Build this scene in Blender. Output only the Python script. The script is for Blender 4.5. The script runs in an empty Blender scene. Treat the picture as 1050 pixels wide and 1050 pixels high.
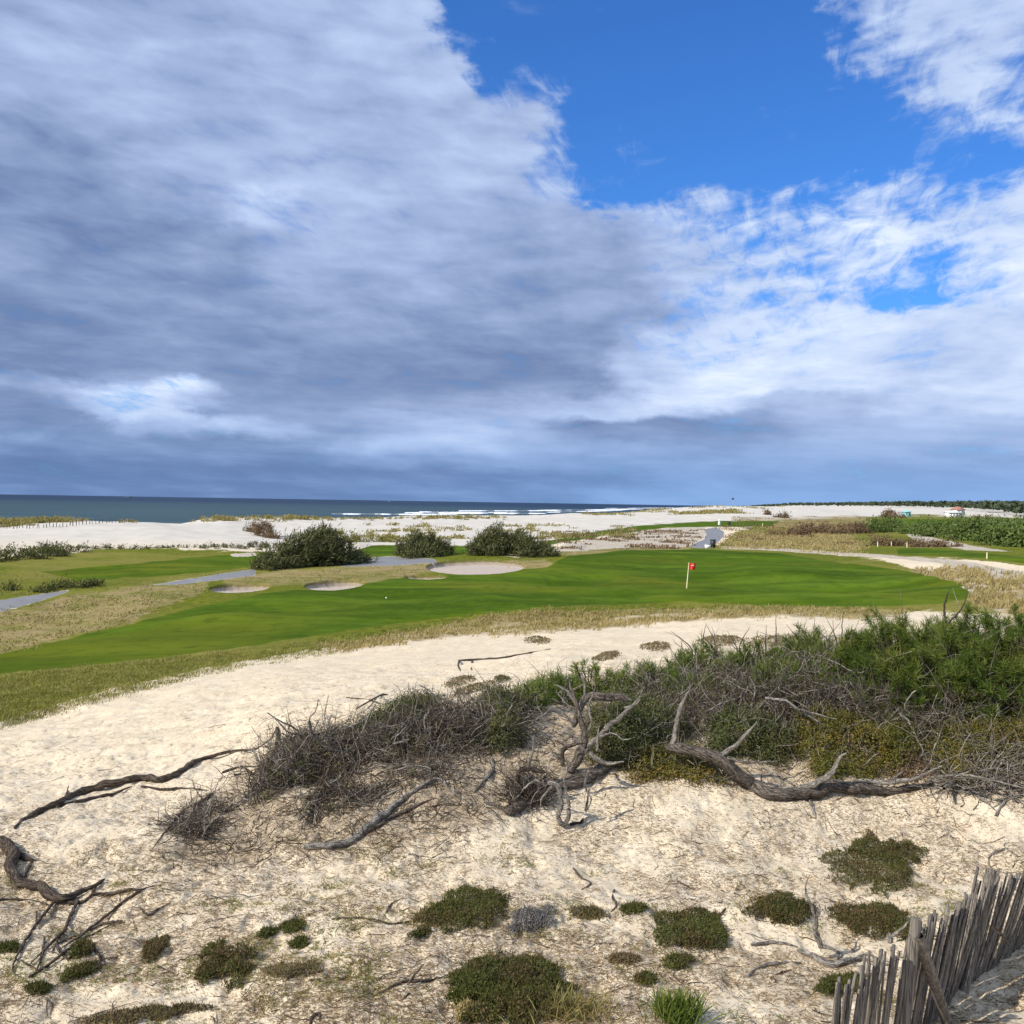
import bpy, math, random
import numpy as np
from mathutils import Matrix, Vector

SEED = 7
rng = np.random.default_rng(SEED)
random.seed(SEED)
scene = bpy.context.scene
COL = scene.collection

# ------------------------------------------------------------------ camera
F_PX = 1076.0           # focal length in pixels of the 1050 px wide photograph
CAM_Z = 14.0            # metres above the sea
PITCH = math.radians(0.52)
ROLL = math.radians(0.92)
Fv = np.array([0, math.cos(PITCH), -math.sin(PITCH)])
R0 = np.array([1.0, 0, 0])
U0 = np.array([0, math.sin(PITCH), math.cos(PITCH)])
Rv = R0 * math.cos(ROLL) + U0 * math.sin(ROLL)
Uv = U0 * math.cos(ROLL) - R0 * math.sin(ROLL)
cam_d = bpy.data.cameras.new('camera')
cam = bpy.data.objects.new('camera', cam_d)
COL.objects.link(cam)
cam_d.sensor_width = 36
cam_d.lens = 36 * F_PX / 1050
cam_d.clip_start = 0.1
cam_d.clip_end = 300000
M = Matrix.Identity(4)
for i in range(3):
    M[i][0] = Rv[i]; M[i][1] = Uv[i]; M[i][2] = -Fv[i]
M[2][3] = CAM_Z
cam.matrix_world = M
scene.camera = cam


def ray(px, py):
    px = np.asarray(px, float); py = np.asarray(py, float)
    a = (px - 525) / F_PX; b = (py - 525) / F_PX
    return Fv + a[..., None] * Rv - b[..., None] * Uv


def project(P):
    d = P - np.array([0, 0, CAM_Z])
    w = np.maximum(d @ Fv, 1e-3)
    return 525 + F_PX * (d @ Rv) / w, 525 - F_PX * (d @ Uv) / w


def tan_dep(px, py):
    d = ray(px, py)
    return -d[..., 2] / np.hypot(d[..., 0], d[..., 1])


def azim(px, py):
    d = ray(px, py)
    return np.arctan2(d[..., 0], d[..., 1])


# ------------------------------------------------------------------ numpy noise
def _hash(ix, iy, iz, seed):
    h = (ix.astype(np.int64) * 374761393 + iy.astype(np.int64) * 668265263 + iz * 2147483647 + seed * 974711) & 0xffffffff
    h = ((h ^ (h >> 13)) * 1274126177) & 0xffffffff
    return ((h ^ (h >> 16)) & 0xffff) / 65535.0


def vnoise(x, y, seed=0):
    ix = np.floor(x); iy = np.floor(y)
    fx = x - ix; fy = y - iy
    fx = fx * fx * fx * (fx * (fx * 6 - 15) + 10); fy = fy * fy * fy * (fy * (fy * 6 - 15) + 10)
    a = _hash(ix, iy, 0, seed); b = _hash(ix + 1, iy, 0, seed)
    c = _hash(ix, iy + 1, 0, seed); d = _hash(ix + 1, iy + 1, 0, seed)
    return (a + (b - a) * fx) * (1 - fy) + (c + (d - c) * fx) * fy


def fbm(x, y, octv=4, seed=0):
    s = 0; a = 0.5; t = 0
    for o in range(octv):
        s = s + a * vnoise(x * 2 ** o + 17.3 * o, y * 2 ** o - 9.1 * o, seed + o); t += a; a *= 0.5
    return s / t


def sstep(a, b, x):
    t = np.clip((x - a) / (b - a), 0, 1)
    return t * t * (3 - 2 * t)


# ------------------------------------------------------------------ terrain height (drop below the camera) along columns of the view
Hd = 'h'
COLS = {
    0: [(1050, 4.3), (960, 4.3), (860, 4.25), (740, 5.4), (690, 6.2), (655, 6.8), (625, 7.2), (608, 7.3), (590, 7.3), (571, 6.9),
        (563, 6.8), (545, 5.5), (534, 4.3), (529, 3.9), (Hd, 235, 8), (Hd, 400, 12), (Hd, 600, 16)],
    150: [(1050, 4.3), (950, 4.3), (850, 4.2), (790, 4.3), (700, 5.4), (670, 6.2), (640, 6.7), (615, 6.9), (600, 6.9), (588, 7.2),
          (575, 7.1), (563, 6.6), (557, 6.6), (545, 5.5), (532.5, 3.9), (Hd, 240, 8), (Hd, 400, 12), (Hd, 600, 16)],
    225: [(1050, 4.3), (950, 4.3), (865, 4.25), (815, 4.1), (770, 4.1), (690, 5.3), (672, 5.9), (645, 6.5), (618, 6.75), (603, 6.75), (590, 7.0), (580, 7.0),
          (566, 6.7), (556, 6.6), (545, 5.7), (532.5, 4.15), (529.0, 3.95), (Hd, 270, 8), (Hd, 450, 12.2), (Hd, 700, 16)],
    300: [(1050, 4.3), (950, 4.3), (875, 4.3), (830, 3.95), (790, 3.75), (750, 3.7), (720, 4.2), (690, 4.9), (675, 5.6), (645, 6.4),
          (620, 6.6), (605, 6.6), (595, 6.7), (583, 6.9), (565, 7), (555, 6.8), (545, 6), (533, 4.5), (529.5, 4.3), (Hd, 310, 8), (Hd, 500, 12.5), (Hd, 800, 16)],
    450: [(1050, 4.3), (950, 4.3), (890, 4.3), (840, 4.0), (790, 3.55), (740, 3.5), (710, 3.8), (690, 4.5), (665, 5.4), (640, 6.2),
          (620, 6.6), (605, 6.6), (590, 6.5), (578, 6.6), (565, 6.8), (555, 6.6), (545, 6), (535, 5), (528.5, 4.1), (Hd, 400, 8), (Hd, 700, 12), (Hd, 1000, 13.6), (Hd, 1200, 15)],
    600: [(1050, 4.3), (950, 4.3), (880, 4.3), (840, 4.1), (790, 3.6), (740, 3.4), (700, 3.45), (670, 4.2), (655, 5), (640, 5.8),
          (625, 6.3), (607, 6.6), (590, 6.5), (575, 6.4), (566, 6.4), (555, 6.3), (545, 6), (535, 5), (526, 3.5), (Hd, 600, 8), (Hd, 900, 12), (Hd, 1200, 13.8), (Hd, 1600, 15)],
    680: [(1050, 4.3), (955, 4.3), (890, 4.3), (845, 4.1), (800, 3.7), (750, 3.4), (700, 3.3), (670, 4.0), (650, 5.0), (636, 5.8),
          (623, 6.35), (606, 6.6), (590, 6.45), (575, 6.3), (564, 6.3), (557, 6.3), (545, 6), (535, 5), (526, 3.3), (521, 1.7), (Hd, 650, 7), (Hd, 1000, 12), (Hd, 1600, 13.8), (Hd, 2600, 15)],
    750: [(1050, 4.3), (960, 4.3), (900, 4.3), (850, 4.1), (810, 3.8), (770, 3.5), (720, 3.2), (690, 3.2), (660, 3.8), (640, 5),
          (628, 5.9), (618, 6.4), (604, 6.6), (590, 6.4), (575, 6.2), (563, 6.2), (560, 6.3), (545, 5.8), (535, 5), (526, 2.7), (517.6, -0.6), (Hd, 700, 4), (Hd, 1500, 6), (Hd, 4000, 10)],
    820: [(1050, 4.3), (960, 4.3), (900, 4.3), (850, 4.15), (810, 3.85), (775, 3.5), (720, 3.15), (690, 3.1), (655, 4.0), (635, 5.3),
          (623, 6.1), (614, 6.35), (602, 6.4), (588, 6.2), (575, 6.1), (565, 6.1), (555, 6.1), (545, 5.7), (536, 5), (528, 3.3), (518.4, -0.8), (Hd, 760, 3), (Hd, 1500, 2), (Hd, 3000, -3), (Hd, 5000, -9)],
    900: [(1050, 4.3), (960, 4.3), (900, 4.3), (850, 4.2), (810, 3.9), (780, 3.6), (720, 3.1), (690, 3.0), (650, 4.2), (630, 5.6),
          (618, 6.2), (600, 6.2), (585, 6), (575, 6), (565, 6), (555, 5.8), (545, 5.5), (538, 5), (530, 4), (524.3, 2.0), (Hd, 1200, 0), (Hd, 2200, -3), (Hd, 3500, -9), (Hd, 5000, -14)],
    1050: [(1050, 4.3), (960, 4.3), (910, 4.3), (860, 4.2), (820, 3.9), (780, 3.5), (720, 3.0), (690, 2.9), (650, 4.2), (625, 5.5),
           (605, 5.7), (590, 5.6), (575, 5.6), (560, 5.5), (550, 5.3), (540, 4.8), (533, 4), (529, 3.0), (Hd, 1000, 0), (Hd, 1700, -4), (Hd, 2500, -9), (Hd, 4000, -17)],
}
cps = sorted(COLS)
N_L = 260
lg = np.linspace(math.log(1.2), math.log(6000), N_L)
prof = []
for px in cps:
    Ds, hs = [1.0, 4.0], [4.2, 4.25]
    for e in COLS[px]:
        if e[0] == Hd:
            D, h = e[1], e[2]
        else:
            t = float(tan_dep(px, e[0])); h = e[1]
            D = h / t if abs(t) > 1e-5 else 500
            if D <= 0 or D > 5000: D = Ds[-1] * 1.2
        if D <= Ds[-1] * 1.005: D = Ds[-1] * 1.01
        Ds.append(D); hs.append(h)
    Ds.append(8000); hs.append(hs[-1])
    prof.append(np.interp(lg, np.log(Ds), hs))
prof = np.array(prof)
col_az = np.array([float(azim(p, 560)) for p in cps])
# extend sideways so that the land goes on beyond the frame
col_az = np.concatenate([[math.radians(-75)], col_az, [math.radians(75)]])
prof = np.vstack([prof[0], prof, prof[-1]])
# azimuth grid
az_in = np.linspace(math.radians(-29), math.radians(29), 900)
az_l = np.linspace(math.radians(-75), math.radians(-29), 60)[:-1]
az_r = np.linspace(math.radians(29), math.radians(75), 60)[1:]
AZ = np.concatenate([az_l, az_in, az_r])
LR = np.concatenate([np.linspace(math.log(1.5), math.log(7.5), 40)[:-1], np.linspace(math.log(7.5), math.log(40), 330)[:-1],
                     np.linspace(math.log(40), math.log(600), 330)[:-1], np.linspace(math.log(600), math.log(6000), 70)])
DR = np.exp(LR)


def hermite_cols(az):
    """monotone-ish smooth interpolation between the columns"""
    i = np.clip(np.searchsorted(col_az, az) - 1, 0, len(col_az) - 2)
    t = (az - col_az[i]) / (col_az[i + 1] - col_az[i])
    m = np.zeros_like(prof)
    m[1:-1] = ((prof[2:] - prof[:-2]) / (col_az[2:] - col_az[:-2])[:, None])
    m[:2] = 0; m[-2:] = 0
    dx = (col_az[i + 1] - col_az[i])[:, None]
    t = t[:, None]
    h00 = 2 * t ** 3 - 3 * t ** 2 + 1; h10 = t ** 3 - 2 * t ** 2 + t; h01 = -2 * t ** 3 + 3 * t ** 2; h11 = t ** 3 - t ** 2
    return h00 * prof[i] + h10 * dx * m[i] * 0.7 + h01 * prof[i + 1] + h11 * dx * m[i + 1] * 0.7


base = hermite_cols(AZ)                                # [az, N_L]
k = np.exp(-np.linspace(-2, 2, 9) ** 2); k /= k.sum()
pad = np.pad(base, ((0, 0), (4, 4)), mode='edge')
base = sum(k[j] * pad[:, j:j + N_L] for j in range(9))
HG = np.empty((len(AZ), len(LR)))
for a in range(len(AZ)):
    HG[a] = np.interp(LR, lg, base[a])
AA, DD = np.meshgrid(AZ, DR, indexing='ij')
GX = DD * np.sin(AA); GY = DD * np.cos(AA)


def pix_of_grid():
    P = np.stack([GX, GY, CAM_Z - HG], -1).reshape(-1, 3)
    x, y = project(P)
    return x.reshape(GX.shape), y.reshape(GX.shape)


PX, PY = pix_of_grid()

# ------------------------------------------------------------------ ground cover map
def sdist(poly, x, y):
    """signed distance (positive inside) of points to a polygon"""
    poly = np.array(poly, float)
    d2 = np.full(x.shape, 1e18); ins = np.zeros(x.shape, bool)
    n = len(poly)
    for i in range(n):
        ax, ay = poly[i]; bx, by = poly[(i + 1) % n]
        ex, ey = bx - ax, by - ay
        L = ex * ex + ey * ey + 1e-9
        t = np.clip(((x - ax) * ex + (y - ay) * ey) / L, 0, 1)
        d2 = np.minimum(d2, (x - ax - t * ex) ** 2 + (y - ay - t * ey) ** 2)
        c = ((ay > y) != (by > y)) & (x < (bx - ax) * (y - ay) / ((by - ay) if by != ay else 1e-9) + ax)
        ins ^= c
    d = np.sqrt(d2)
    return np.where(ins, d, -d)


def region(polys, soft=4.0, warp=0.0, yscale=1.0):
    """cover weight 0..1 on the terrain grid for outlines of patches of ground"""
    out = np.zeros(PX.shape)
    for poly in polys:
        poly = np.array(poly, float)
        m = soft * 2 + warp + 4
        x0, y0 = poly.min(0) - m; x1, y1 = poly.max(0) + m
        sel = (PX > x0) & (PX < x1) & (PY > y0) & (PY < y1) & (np.abs(AA) < 0.56)
        if not sel.any(): continue
        x = PX[sel]; y = PY[sel]
        wx = WX[sel] * warp; wy = WY[sel] * warp * 0.6
        P2 = poly.copy(); P2[:, 1] *= yscale
        d = sdist(P2, x + wx, (y + wy) * yscale)
        out[sel] = np.maximum(out[sel], sstep(-soft, soft, d))
    return out


sc_ = np.maximum(DD * 0.06, 0.5)
WX = fbm(AA * 60, LR[None, :] * 40 + 0 * AA, 3, 11) * 2 - 1
WY = fbm(AA * 60 + 50, LR[None, :] * 40 + 0 * AA, 3, 12) * 2 - 1


def ell(cx, cy, rx, ry, tilt=0.0, n=28):
    return [(cx + rx * math.cos(2 * math.pi * i / n), cy + ry * math.sin(2 * math.pi * i / n) + tilt * rx * math.cos(2 * math.pi * i / n)) for i in range(n)]


MOWN = [[(-150, 700), (0, 670), (60, 657), (130, 641), (200, 623), (260, 611), (300, 605), (345, 605), (400, 594), (440, 590), (480, 588), (560, 582), (580, 571),
         (640, 564), (720, 563), (800, 568), (860, 577), (930, 585), (985, 598), (1000, 612), (960, 620), (880, 622), (800, 621), (700, 617), (640, 619),
         (560, 622), (480, 630), (400, 640), (330, 650), (260, 662), (150, 676), (60, 685), (0, 691), (-150, 715)],
        [(40, 586), (120, 580), (200, 571), (270, 568), (272, 580), (200, 588), (140, 592), (80, 595)],
        [(355, 567), (380, 559), (520, 560), (520, 566), (420, 570), (360, 571)],
        [(550, 557), (600, 546.5), (660, 538.5), (720, 534.5), (800, 534), (790, 540), (740, 540), (680, 542), (620, 549.5), (560, 559)],
        [(920, 562), (960, 563), (1050, 571), (1150, 577), (1150, 584), (1050, 577), (1000, 572), (920, 569)],
        [(910, 533), (1000, 532), (1000, 541), (940, 542), (905, 540)]]
ROUGH = [[(-150, 690), (0, 660), (150, 664), (260, 648), (330, 636), (480, 616), (560, 610), (700, 604), (900, 610), (990, 600), (990, 625), (900, 629), (800, 628), (700, 629),
          (560, 634), (480, 642), (400, 652), (330, 666), (260, 676), (200, 688), (130, 703), (60, 722), (0, 740), (-150, 780)],
         [(-150, 580), (0, 573), (60, 568), (100, 563), (180, 563), (275, 566), (330, 566), (560, 560), (590, 566), (560, 590), (440, 598), (340, 610), (230, 622),
          (165, 640), (60, 670), (0, 680), (-150, 700)],
         [(560, 585), (600, 560), (720, 558), (800, 563), (900, 573), (1000, 600), (1020, 630), (900, 625), (800, 620)],
         [(735, 561), (755, 545), (790, 535), (860, 531), (950, 528), (1150, 534), (1150, 590), (1000, 575), (900, 570), (800, 563)]]
DRY = [[(330, 660), (420, 647), (500, 633), (560, 627), (640, 625), (800, 622), (930, 625), (925, 634), (800, 632), (700, 637), (640, 643), (560, 648), (480, 652), (420, 658), (350, 667)],
       [(-100, 672), (-100, 650), (0, 628), (66, 612), (150, 600), (215, 597), (205, 610), (165, 622), (130, 640), (60, 655), (0, 670)],
       [(230, 592), (280, 586), (440, 576), (560, 572), (570, 580), (530, 588), (440, 586), (390, 598), (300, 600), (230, 604)],
       [(750, 560), (770, 548), (860, 540), (880, 556), (880, 566), (820, 563)],
       [(960, 583), (1000, 582), (1150, 605), (1150, 660), (1000, 626), (985, 605), (930, 590)],
       [(750, 531), (880, 529), (900, 537), (870, 541), (760, 541)],
       [(900, 583), (960, 585), (990, 600), (960, 612), (920, 600)],
       [(545, 564), (600, 560), (720, 560), (700, 566), (590, 572)]]
PATHS = [[(-150, 640), (0, 615.5), (40, 609.5), (72, 605), (70, 607), (45, 615), (0, 628), (-150, 660)],
         [(155, 600), (190, 594), (230, 588), (262, 583.5), (262, 590), (215, 596), (180, 599.5)],
         [(340, 575), (375, 572), (400, 570.5), (445, 573), (448, 577), (400, 580), (350, 581)],
         [(712, 562), (706, 560.5), (722, 553), (724, 548), (722, 543), (734, 540.5), (742, 545), (742, 550), (736, 556), (724, 562)]]
TRACK = [[(740, 560), (800, 562.2), (860, 566), (920, 570), (960, 572.5), (1000, 577), (1060, 589), (1060, 604), (1030, 597), (1000, 586), (960, 577), (920, 573), (860, 569), (800, 565), (740, 562.5)],
         [(928, 547.5), (945, 549), (1000, 560), (1040, 566), (990, 564), (940, 555)],
         [(985, 602), (1005, 598), (1050, 612), (1050, 622), (1010, 612)],
         [(560, 566), (585, 556), (620, 551), (660, 544), (700, 541), (724, 541), (722, 552), (706, 561), (640, 562), (590, 565)],
         [(505, 568), (540, 566), (560, 569), (530, 572)], [(235, 568), (262, 567), (264, 570), (238, 571)]]
BUNKERS = [ell(246, 602.3, 31, 4.6, -0.05), ell(343, 599.3, 30, 5.2, -0.06), ell(488, 581, 50, 7.6, -0.01), ell(437, 591.3, 21, 2.2, 0.0)]
LITTER = [[(230, 780), (270, 755), (380, 725), (500, 700), (600, 690), (700, 670), (800, 655), (900, 640), (1150, 630), (1150, 830), (1000, 815), (900, 815), (800, 812),
           (700, 800), (640, 800), (560, 810), (500, 850), (400, 880), (300, 880), (240, 850)],
          [(160, 840), (200, 810), (260, 800), (300, 860), (260, 900), (180, 895)]]
def lay_cover():
    global w_mown, w_rough, w_dry, w_path, w_track, w_bunk, w_bunker, w_litter, w_far
    w_mown = region(MOWN, 3.0, 2.0)
    w_rough = region(ROUGH, 4.0, 5.0)
    w_dry = region(DRY, 3.5, 4.0)
    w_path = region(PATHS, 1.3, 0.9)
    w_track = region(TRACK, 1.6, 1.5)
    w_bunk = [region([b], 0.7, 0.6) for b in BUNKERS]
    w_bunker = np.max(w_bunk, 0)
    w_litter = region(LITTER, 25, 14)
    w_far = sstep(130, 170, DD) * (1 - .8 * region([[(500, 572), (545, 560), (590, 553), (640, 545), (700, 540), (760, 538), (760, 565), (620, 566)]], 3)) * (1 - .5 * sstep(math.radians(8), math.radians(12), AA) * (1 - sstep(260, 330, DD)))                              # the white foredune sand
    w_mown *= 1 - w_bunker; w_rough *= 1 - np.maximum(w_bunker, w_path); w_dry *= 1 - np.maximum(w_bunker, w_path)



lay_cover()

# ------------------------------------------------------------------ relief
veg = np.clip(w_mown + w_rough, 0, 1)
near = 1 - sstep(22, 45, DD)
rel = np.zeros_like(HG)
rel += near * (1 - veg) * (fbm(GX / 4.5, GY / 3.2, 2, 20) - .5) * .34
rel += near * (1 - veg) * ((fbm(GX / 1.6, GY / 1.6, 3, 21) - .5) * .26 + (fbm(GX / .42, GY / .42, 3, 22) - .5) * .09)
pits = fbm(GX / .16, GY / .2, 2, 23)
rel += (1 - sstep(16, 34, DD)) * (1 - veg) * (np.minimum(pits, .52) - .45) * .11
rel += (w_litter * near) * (fbm(GX / .8, GY / .8, 4, 24) - .5) * .3
rel += sstep(35, 60, DD) * (1 - sstep(120, 160, DD)) * (1 - .75 * region([[(205, 590), (290, 584), (560, 568), (560, 596), (400, 604), (300, 612), (205, 612)]], 8)) * ((fbm(GX / 13, GY / 9, 3, 25) - .5) * 1.5)
rel += sstep(24, 45, DD) * (1 - sstep(60, 90, DD)) * (1 - w_mown) * ((fbm(GX / 2.5, GY / 2.5, 3, 27) - .5) * .35)
farsand = sstep(120, 160, DD) * (1 - sstep(600, 900, DD)) * (1 - veg)
rel += farsand * ((fbm(GX / 22, GY / 30, 3, 26) - .5) * 1.1 + (fbm(GX / 6, GY / 8, 2, 28) - .5) * .5)
rel += sstep(1200, 2000, DD) * sstep(math.radians(9), math.radians(15), AA) * ((fbm(GX / 500, GY / 700, 3, 29) - .5) * 10)
HG = HG - rel
PX, PY = pix_of_grid()
lay_cover()
rel = np.zeros_like(HG)
for w, bp in zip(w_bunk, BUNKERS):
    b_ = np.array(bp); f_ = np.clip((b_[:, 1].max() - PY) / (b_[:, 1].max() - b_[:, 1].min()), 0, 1)
    rel -= w * (.12 + .62 * f_ ** 1.5)
dr = np.hypot(GX, GY)
HG = HG - rel
ZG = CAM_Z - HG


def grid_ij(x, y):
    az = np.arctan2(x, y); l = np.log(np.maximum(np.hypot(x, y), 1.51))
    fi = np.interp(az, AZ, np.arange(len(AZ))); fj = np.interp(l, LR, np.arange(len(LR)))
    return fi, fj


def sample(G, x, y):
    fi, fj = grid_ij(np.asarray(x, float), np.asarray(y, float))
    i = np.minimum(fi.astype(int), len(AZ) - 2); j = np.minimum(fj.astype(int), len(LR) - 2)
    u = fi - i; v = fj - j
    return (G[i, j] * (1 - u) * (1 - v) + G[i + 1, j] * u * (1 - v) + G[i, j + 1] * (1 - u) * v + G[i + 1, j + 1] * u * v)


def gz(x, y):
    return sample(ZG, x, y)


def ground(px, py):
    """points of the ground seen at photo pixels"""
    px = np.atleast_1d(np.asarray(px, float)); py = np.atleast_1d(np.asarray(py, float))
    az = azim(px, py); t = tan_dep(px, py)
    fi = np.interp(az, AZ, np.arange(len(AZ)))
    i = np.minimum(fi.astype(int), len(AZ) - 2); u = (fi - i)[:, None]
    h = HG[i] * (1 - u) + HG[i + 1] * u
    f = h - DR[None, :] * t[:, None]
    hit = (f <= 0)
    hit[:, :30] = False
    j = np.argmax(hit, 1); none = ~hit.any(1); j = np.where(none, len(DR) - 1, np.maximum(j, 1))
    r = np.arange(len(px))
    f0 = f[r, j - 1]; f1 = f[r, j]
    s = np.clip(f0 / (f0 - f1 + 1e-12), 0, 1)
    D = DR[j - 1] + s * (DR[j] - DR[j - 1])
    hh = h[r, j - 1] + s * (h[r, j] - h[r, j - 1])
    return np.stack([D * np.sin(az), D * np.cos(az), CAM_Z - hh], -1)


def g1(px, py):
    return ground(px, py)[0]


def at(px, py, D):
    d = ray(px, py); d = d / np.hypot(d[..., 0], d[..., 1])[..., None]
    return np.array([0, 0, CAM_Z]) + d * np.asarray(D)[..., None]


# ------------------------------------------------------------------ mesh helpers
def mesh_from(name, verts, faces_flat, loop_tot, mat, smooth=False, attrs=None):
    me = bpy.data.meshes.new(name)
    verts = np.asarray(verts, np.float32).reshape(-1, 3)
    faces_flat = np.asarray(faces_flat, np.int32).ravel(); loop_tot = np.asarray(loop_tot, np.int32)
    me.vertices.add(len(verts)); me.vertices.foreach_set('co', verts.ravel())
    me.loops.add(len(faces_flat)); me.loops.foreach_set('vertex_index', faces_flat)
    me.polygons.add(len(loop_tot))
    st = np.concatenate([[0], np.cumsum(loop_tot)[:-1]]).astype(np.int32)
    me.polygons.foreach_set('loop_start', st)
    me.polygons.foreach_set('loop_total', loop_tot)
    me.update(calc_edges=True)
    if smooth: me.polygons.foreach_set('use_smooth', np.ones(len(loop_tot), bool))
    if attrs:
        for an, dat in attrs.items():
            a = me.attributes.new(an, 'FLOAT_COLOR', 'POINT')
            a.data.foreach_set('color', np.asarray(dat, np.float32).ravel())
    me.validate(verbose=False)
    if mat: me.materials.append(mat)
    return me


GRAINED = []


class MB:
    """collects pieces of geometry and links them as ONE mesh object"""
    def __init__(s): s.v = []; s.f = []; s.t = []; s.n = 0; s.gr = []

    def add(s, V, Fc, grain=None):
        V = np.asarray(V, float).reshape(-1, 3); Fc = np.asarray(Fc, int)
        s.gr.append(V if grain is None else np.asarray(grain, float).reshape(-1, 3))
        s.v.append(V); s.f.append((Fc + s.n).ravel()); s.t.append(np.full(len(Fc), Fc.shape[1])); s.n += len(V)

    def build(s, name, mat, parent=None, smooth=False, origin=None):
        V = np.vstack(s.v)
        o = bpy.data.objects.new(name, None)
        bpy.data.objects.remove(o)
        off = np.zeros(3)
        if parent is not None:
            off = np.array(parent.location)
            p = parent.parent
            while p is not None:
                off = off + np.array(p.location); p = p.parent
        elif origin is not None:
            off = np.array(origin)
        me = mesh_from(name, V - off, np.concatenate(s.f), np.concatenate(s.t), mat, smooth)
        if mat in GRAINED:
            a = me.attributes.new('grain', 'FLOAT_VECTOR', 'POINT'); a.data.foreach_set('vector', np.vstack(s.gr).astype(np.float32).ravel())
        o = bpy.data.objects.new(name, me); COL.objects.link(o)
        if parent is not None: o.parent = parent
        elif origin is not None: o.location = Vector(origin)
        return o


def frames(P):
    """tangent, side and up frames for curves P[N,K,3]"""
    T = np.gradient(P, axis=1)
    T /= np.linalg.norm(T, axis=2, keepdims=True) + 1e-9
    ref = np.where((np.abs(T.mean(1, keepdims=True)[..., 2:3]) > .8), np.array([1.0, 0.1, 0]), np.array([0.05, 0.03, 1.0]))
    S = np.cross(T, np.broadcast_to(ref, T.shape)); S /= np.linalg.norm(S, axis=2, keepdims=True) + 1e-9
    U = np.cross(S, T)
    return T, S, U


def tubes(mb, P, R, sides=3, cap=False, rough=0.0):
    P = np.asarray(P, float); R = np.asarray(R, float)
    if P.ndim == 2: P = P[None]; R = R[None]
    N, K, _ = P.shape
    T, S, U = frames(P)
    a = np.arange(sides) * 2 * math.pi / sides
    rr = R[:, :, None] * (1 + rough * (rng.random((N, K, sides)) - .5))
    V = P[:, :, None] + rr[..., None] * (np.cos(a)[None, None, :, None] * S[:, :, None] + np.sin(a)[None, None, :, None] * U[:, :, None])
    idx = np.arange(N * K * sides).reshape(N, K, sides)
    A = idx[:, :-1]; B = idx[:, 1:]
    Fc = np.stack([A, np.roll(A, -1, 2), np.roll(B, -1, 2), B], -1).reshape(-1, 4)
    arc = np.cumsum(np.concatenate([np.zeros((N, 1)), np.linalg.norm(np.diff(P, axis=1), axis=2)], 1), 1)
    tw = a[None, None] + arc[..., None] * 2.2
    gr = np.stack([R[:, :, None] * np.cos(tw), R[:, :, None] * np.sin(tw), np.broadcast_to(arc[..., None] * .12, tw.shape)], -1) + rng.random((N, 1, 1, 3)) * 9
    mb.add(V, Fc, gr)
    if cap:
        n0 = mb.n
        for e in (0, K - 1):
            ring = V[:, e]                               # N,sides,3
            c = P[:, e] + (T[:, e] * (R[:, e:e + 1] * .5) * (1 if e else -1))
            VV = np.concatenate([ring, c[:, None]], 1)
            base_ = np.arange(N)[:, None] * (sides + 1)
            i0 = base_ + np.arange(sides); i1 = base_ + (np.arange(sides) + 1) % sides; ic = np.broadcast_to(base_ + sides, i0.shape)
            mb.add(VV, np.stack([i0, i1, ic], -1).reshape(-1, 3))


def spline(pts, n):
    pts = np.asarray(pts, float)
    t = np.concatenate([[0], np.cumsum(np.linalg.norm(np.diff(pts[:, :3], axis=0), axis=1) + 1e-6)])
    q = np.linspace(0, t[-1], n)
    m = np.gradient(pts, axis=0) / np.gradient(t)[:, None]
    i = np.clip(np.searchsorted(t, q) - 1, 0, len(t) - 2)
    h = (t[i + 1] - t[i])[:, None]; u = ((q - t[i]) / (t[i + 1] - t[i]))[:, None]
    return ((2 * u ** 3 - 3 * u ** 2 + 1) * pts[i] + (u ** 3 - 2 * u ** 2 + u) * h * m[i] + (-2 * u ** 3 + 3 * u ** 2) * pts[i + 1] + (u ** 3 - u ** 2) * h * m[i + 1])


def unit(v):
    return v / (np.linalg.norm(v, axis=-1, keepdims=True) + 1e-9)


def rand_dir(n):
    return unit(rng.normal(size=(n, 3)))


def blades(mb, B, D, L, W, bend=0.0):
    """tapered blades/needles: base points B, directions D, lengths L, widths W"""
    n = len(B)
    s = unit(np.cross(D, rand_dir(n)))
    L = np.broadcast_to(L, n)[:, None]; W = np.broadcast_to(W, n)[:, None]
    mid = B + D * L * .55
    tip = B + D * L + np.array([0, 0, -1.0]) * (bend * L)
    V = np.stack([B - s * W * .35, B + s * W * .35, mid + s * W * .5, mid - s * W * .5, tip], 1)
    i = np.arange(n)[:, None] * 5
    mb.add(V, np.concatenate([i + np.array([0, 1, 2, 3])], 1))
    mb.v.append(np.zeros((0, 3)))
    # tip triangles share the verts just added
    f = (i + np.array([3, 2, 4])) + (mb.n - n * 5)
    mb.f.append(f.ravel()); mb.t.append(np.full(n, 3))


def leaves(mb, C, Nrm, size, asp=0.6):
    """rhombic leaves centred on C facing Nrm"""
    n = len(C)
    a = unit(np.cross(Nrm, rand_dir(n))); b = np.cross(Nrm, a)
    s = np.broadcast_to(size, n)[:, None]
    V = np.stack([C - a * s, C + b * s * asp, C + a * s, C - b * s * asp], 1)
    mb.add(V, np.arange(n)[:, None] * 4 + np.arange(4))


def walk_twigs(B, D, L, K=6, curl=.5, grav=0.0):
    """curved twigs from base points: P[N,K,3]"""
    n = len(B)
    P = np.empty((n, K, 3)); P[:, 0] = B; d = D.copy(); st = (np.broadcast_to(L, n) / (K - 1))[:, None]
    drift = rand_dir(n)
    for k_ in range(1, K):
        d = unit(d + drift * curl * .35 + rng.normal(size=(n, 3)) * curl * .35 + np.array([0, 0, grav]))
        P[:, k_] = P[:, k_ - 1] + d * st
    return P


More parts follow.
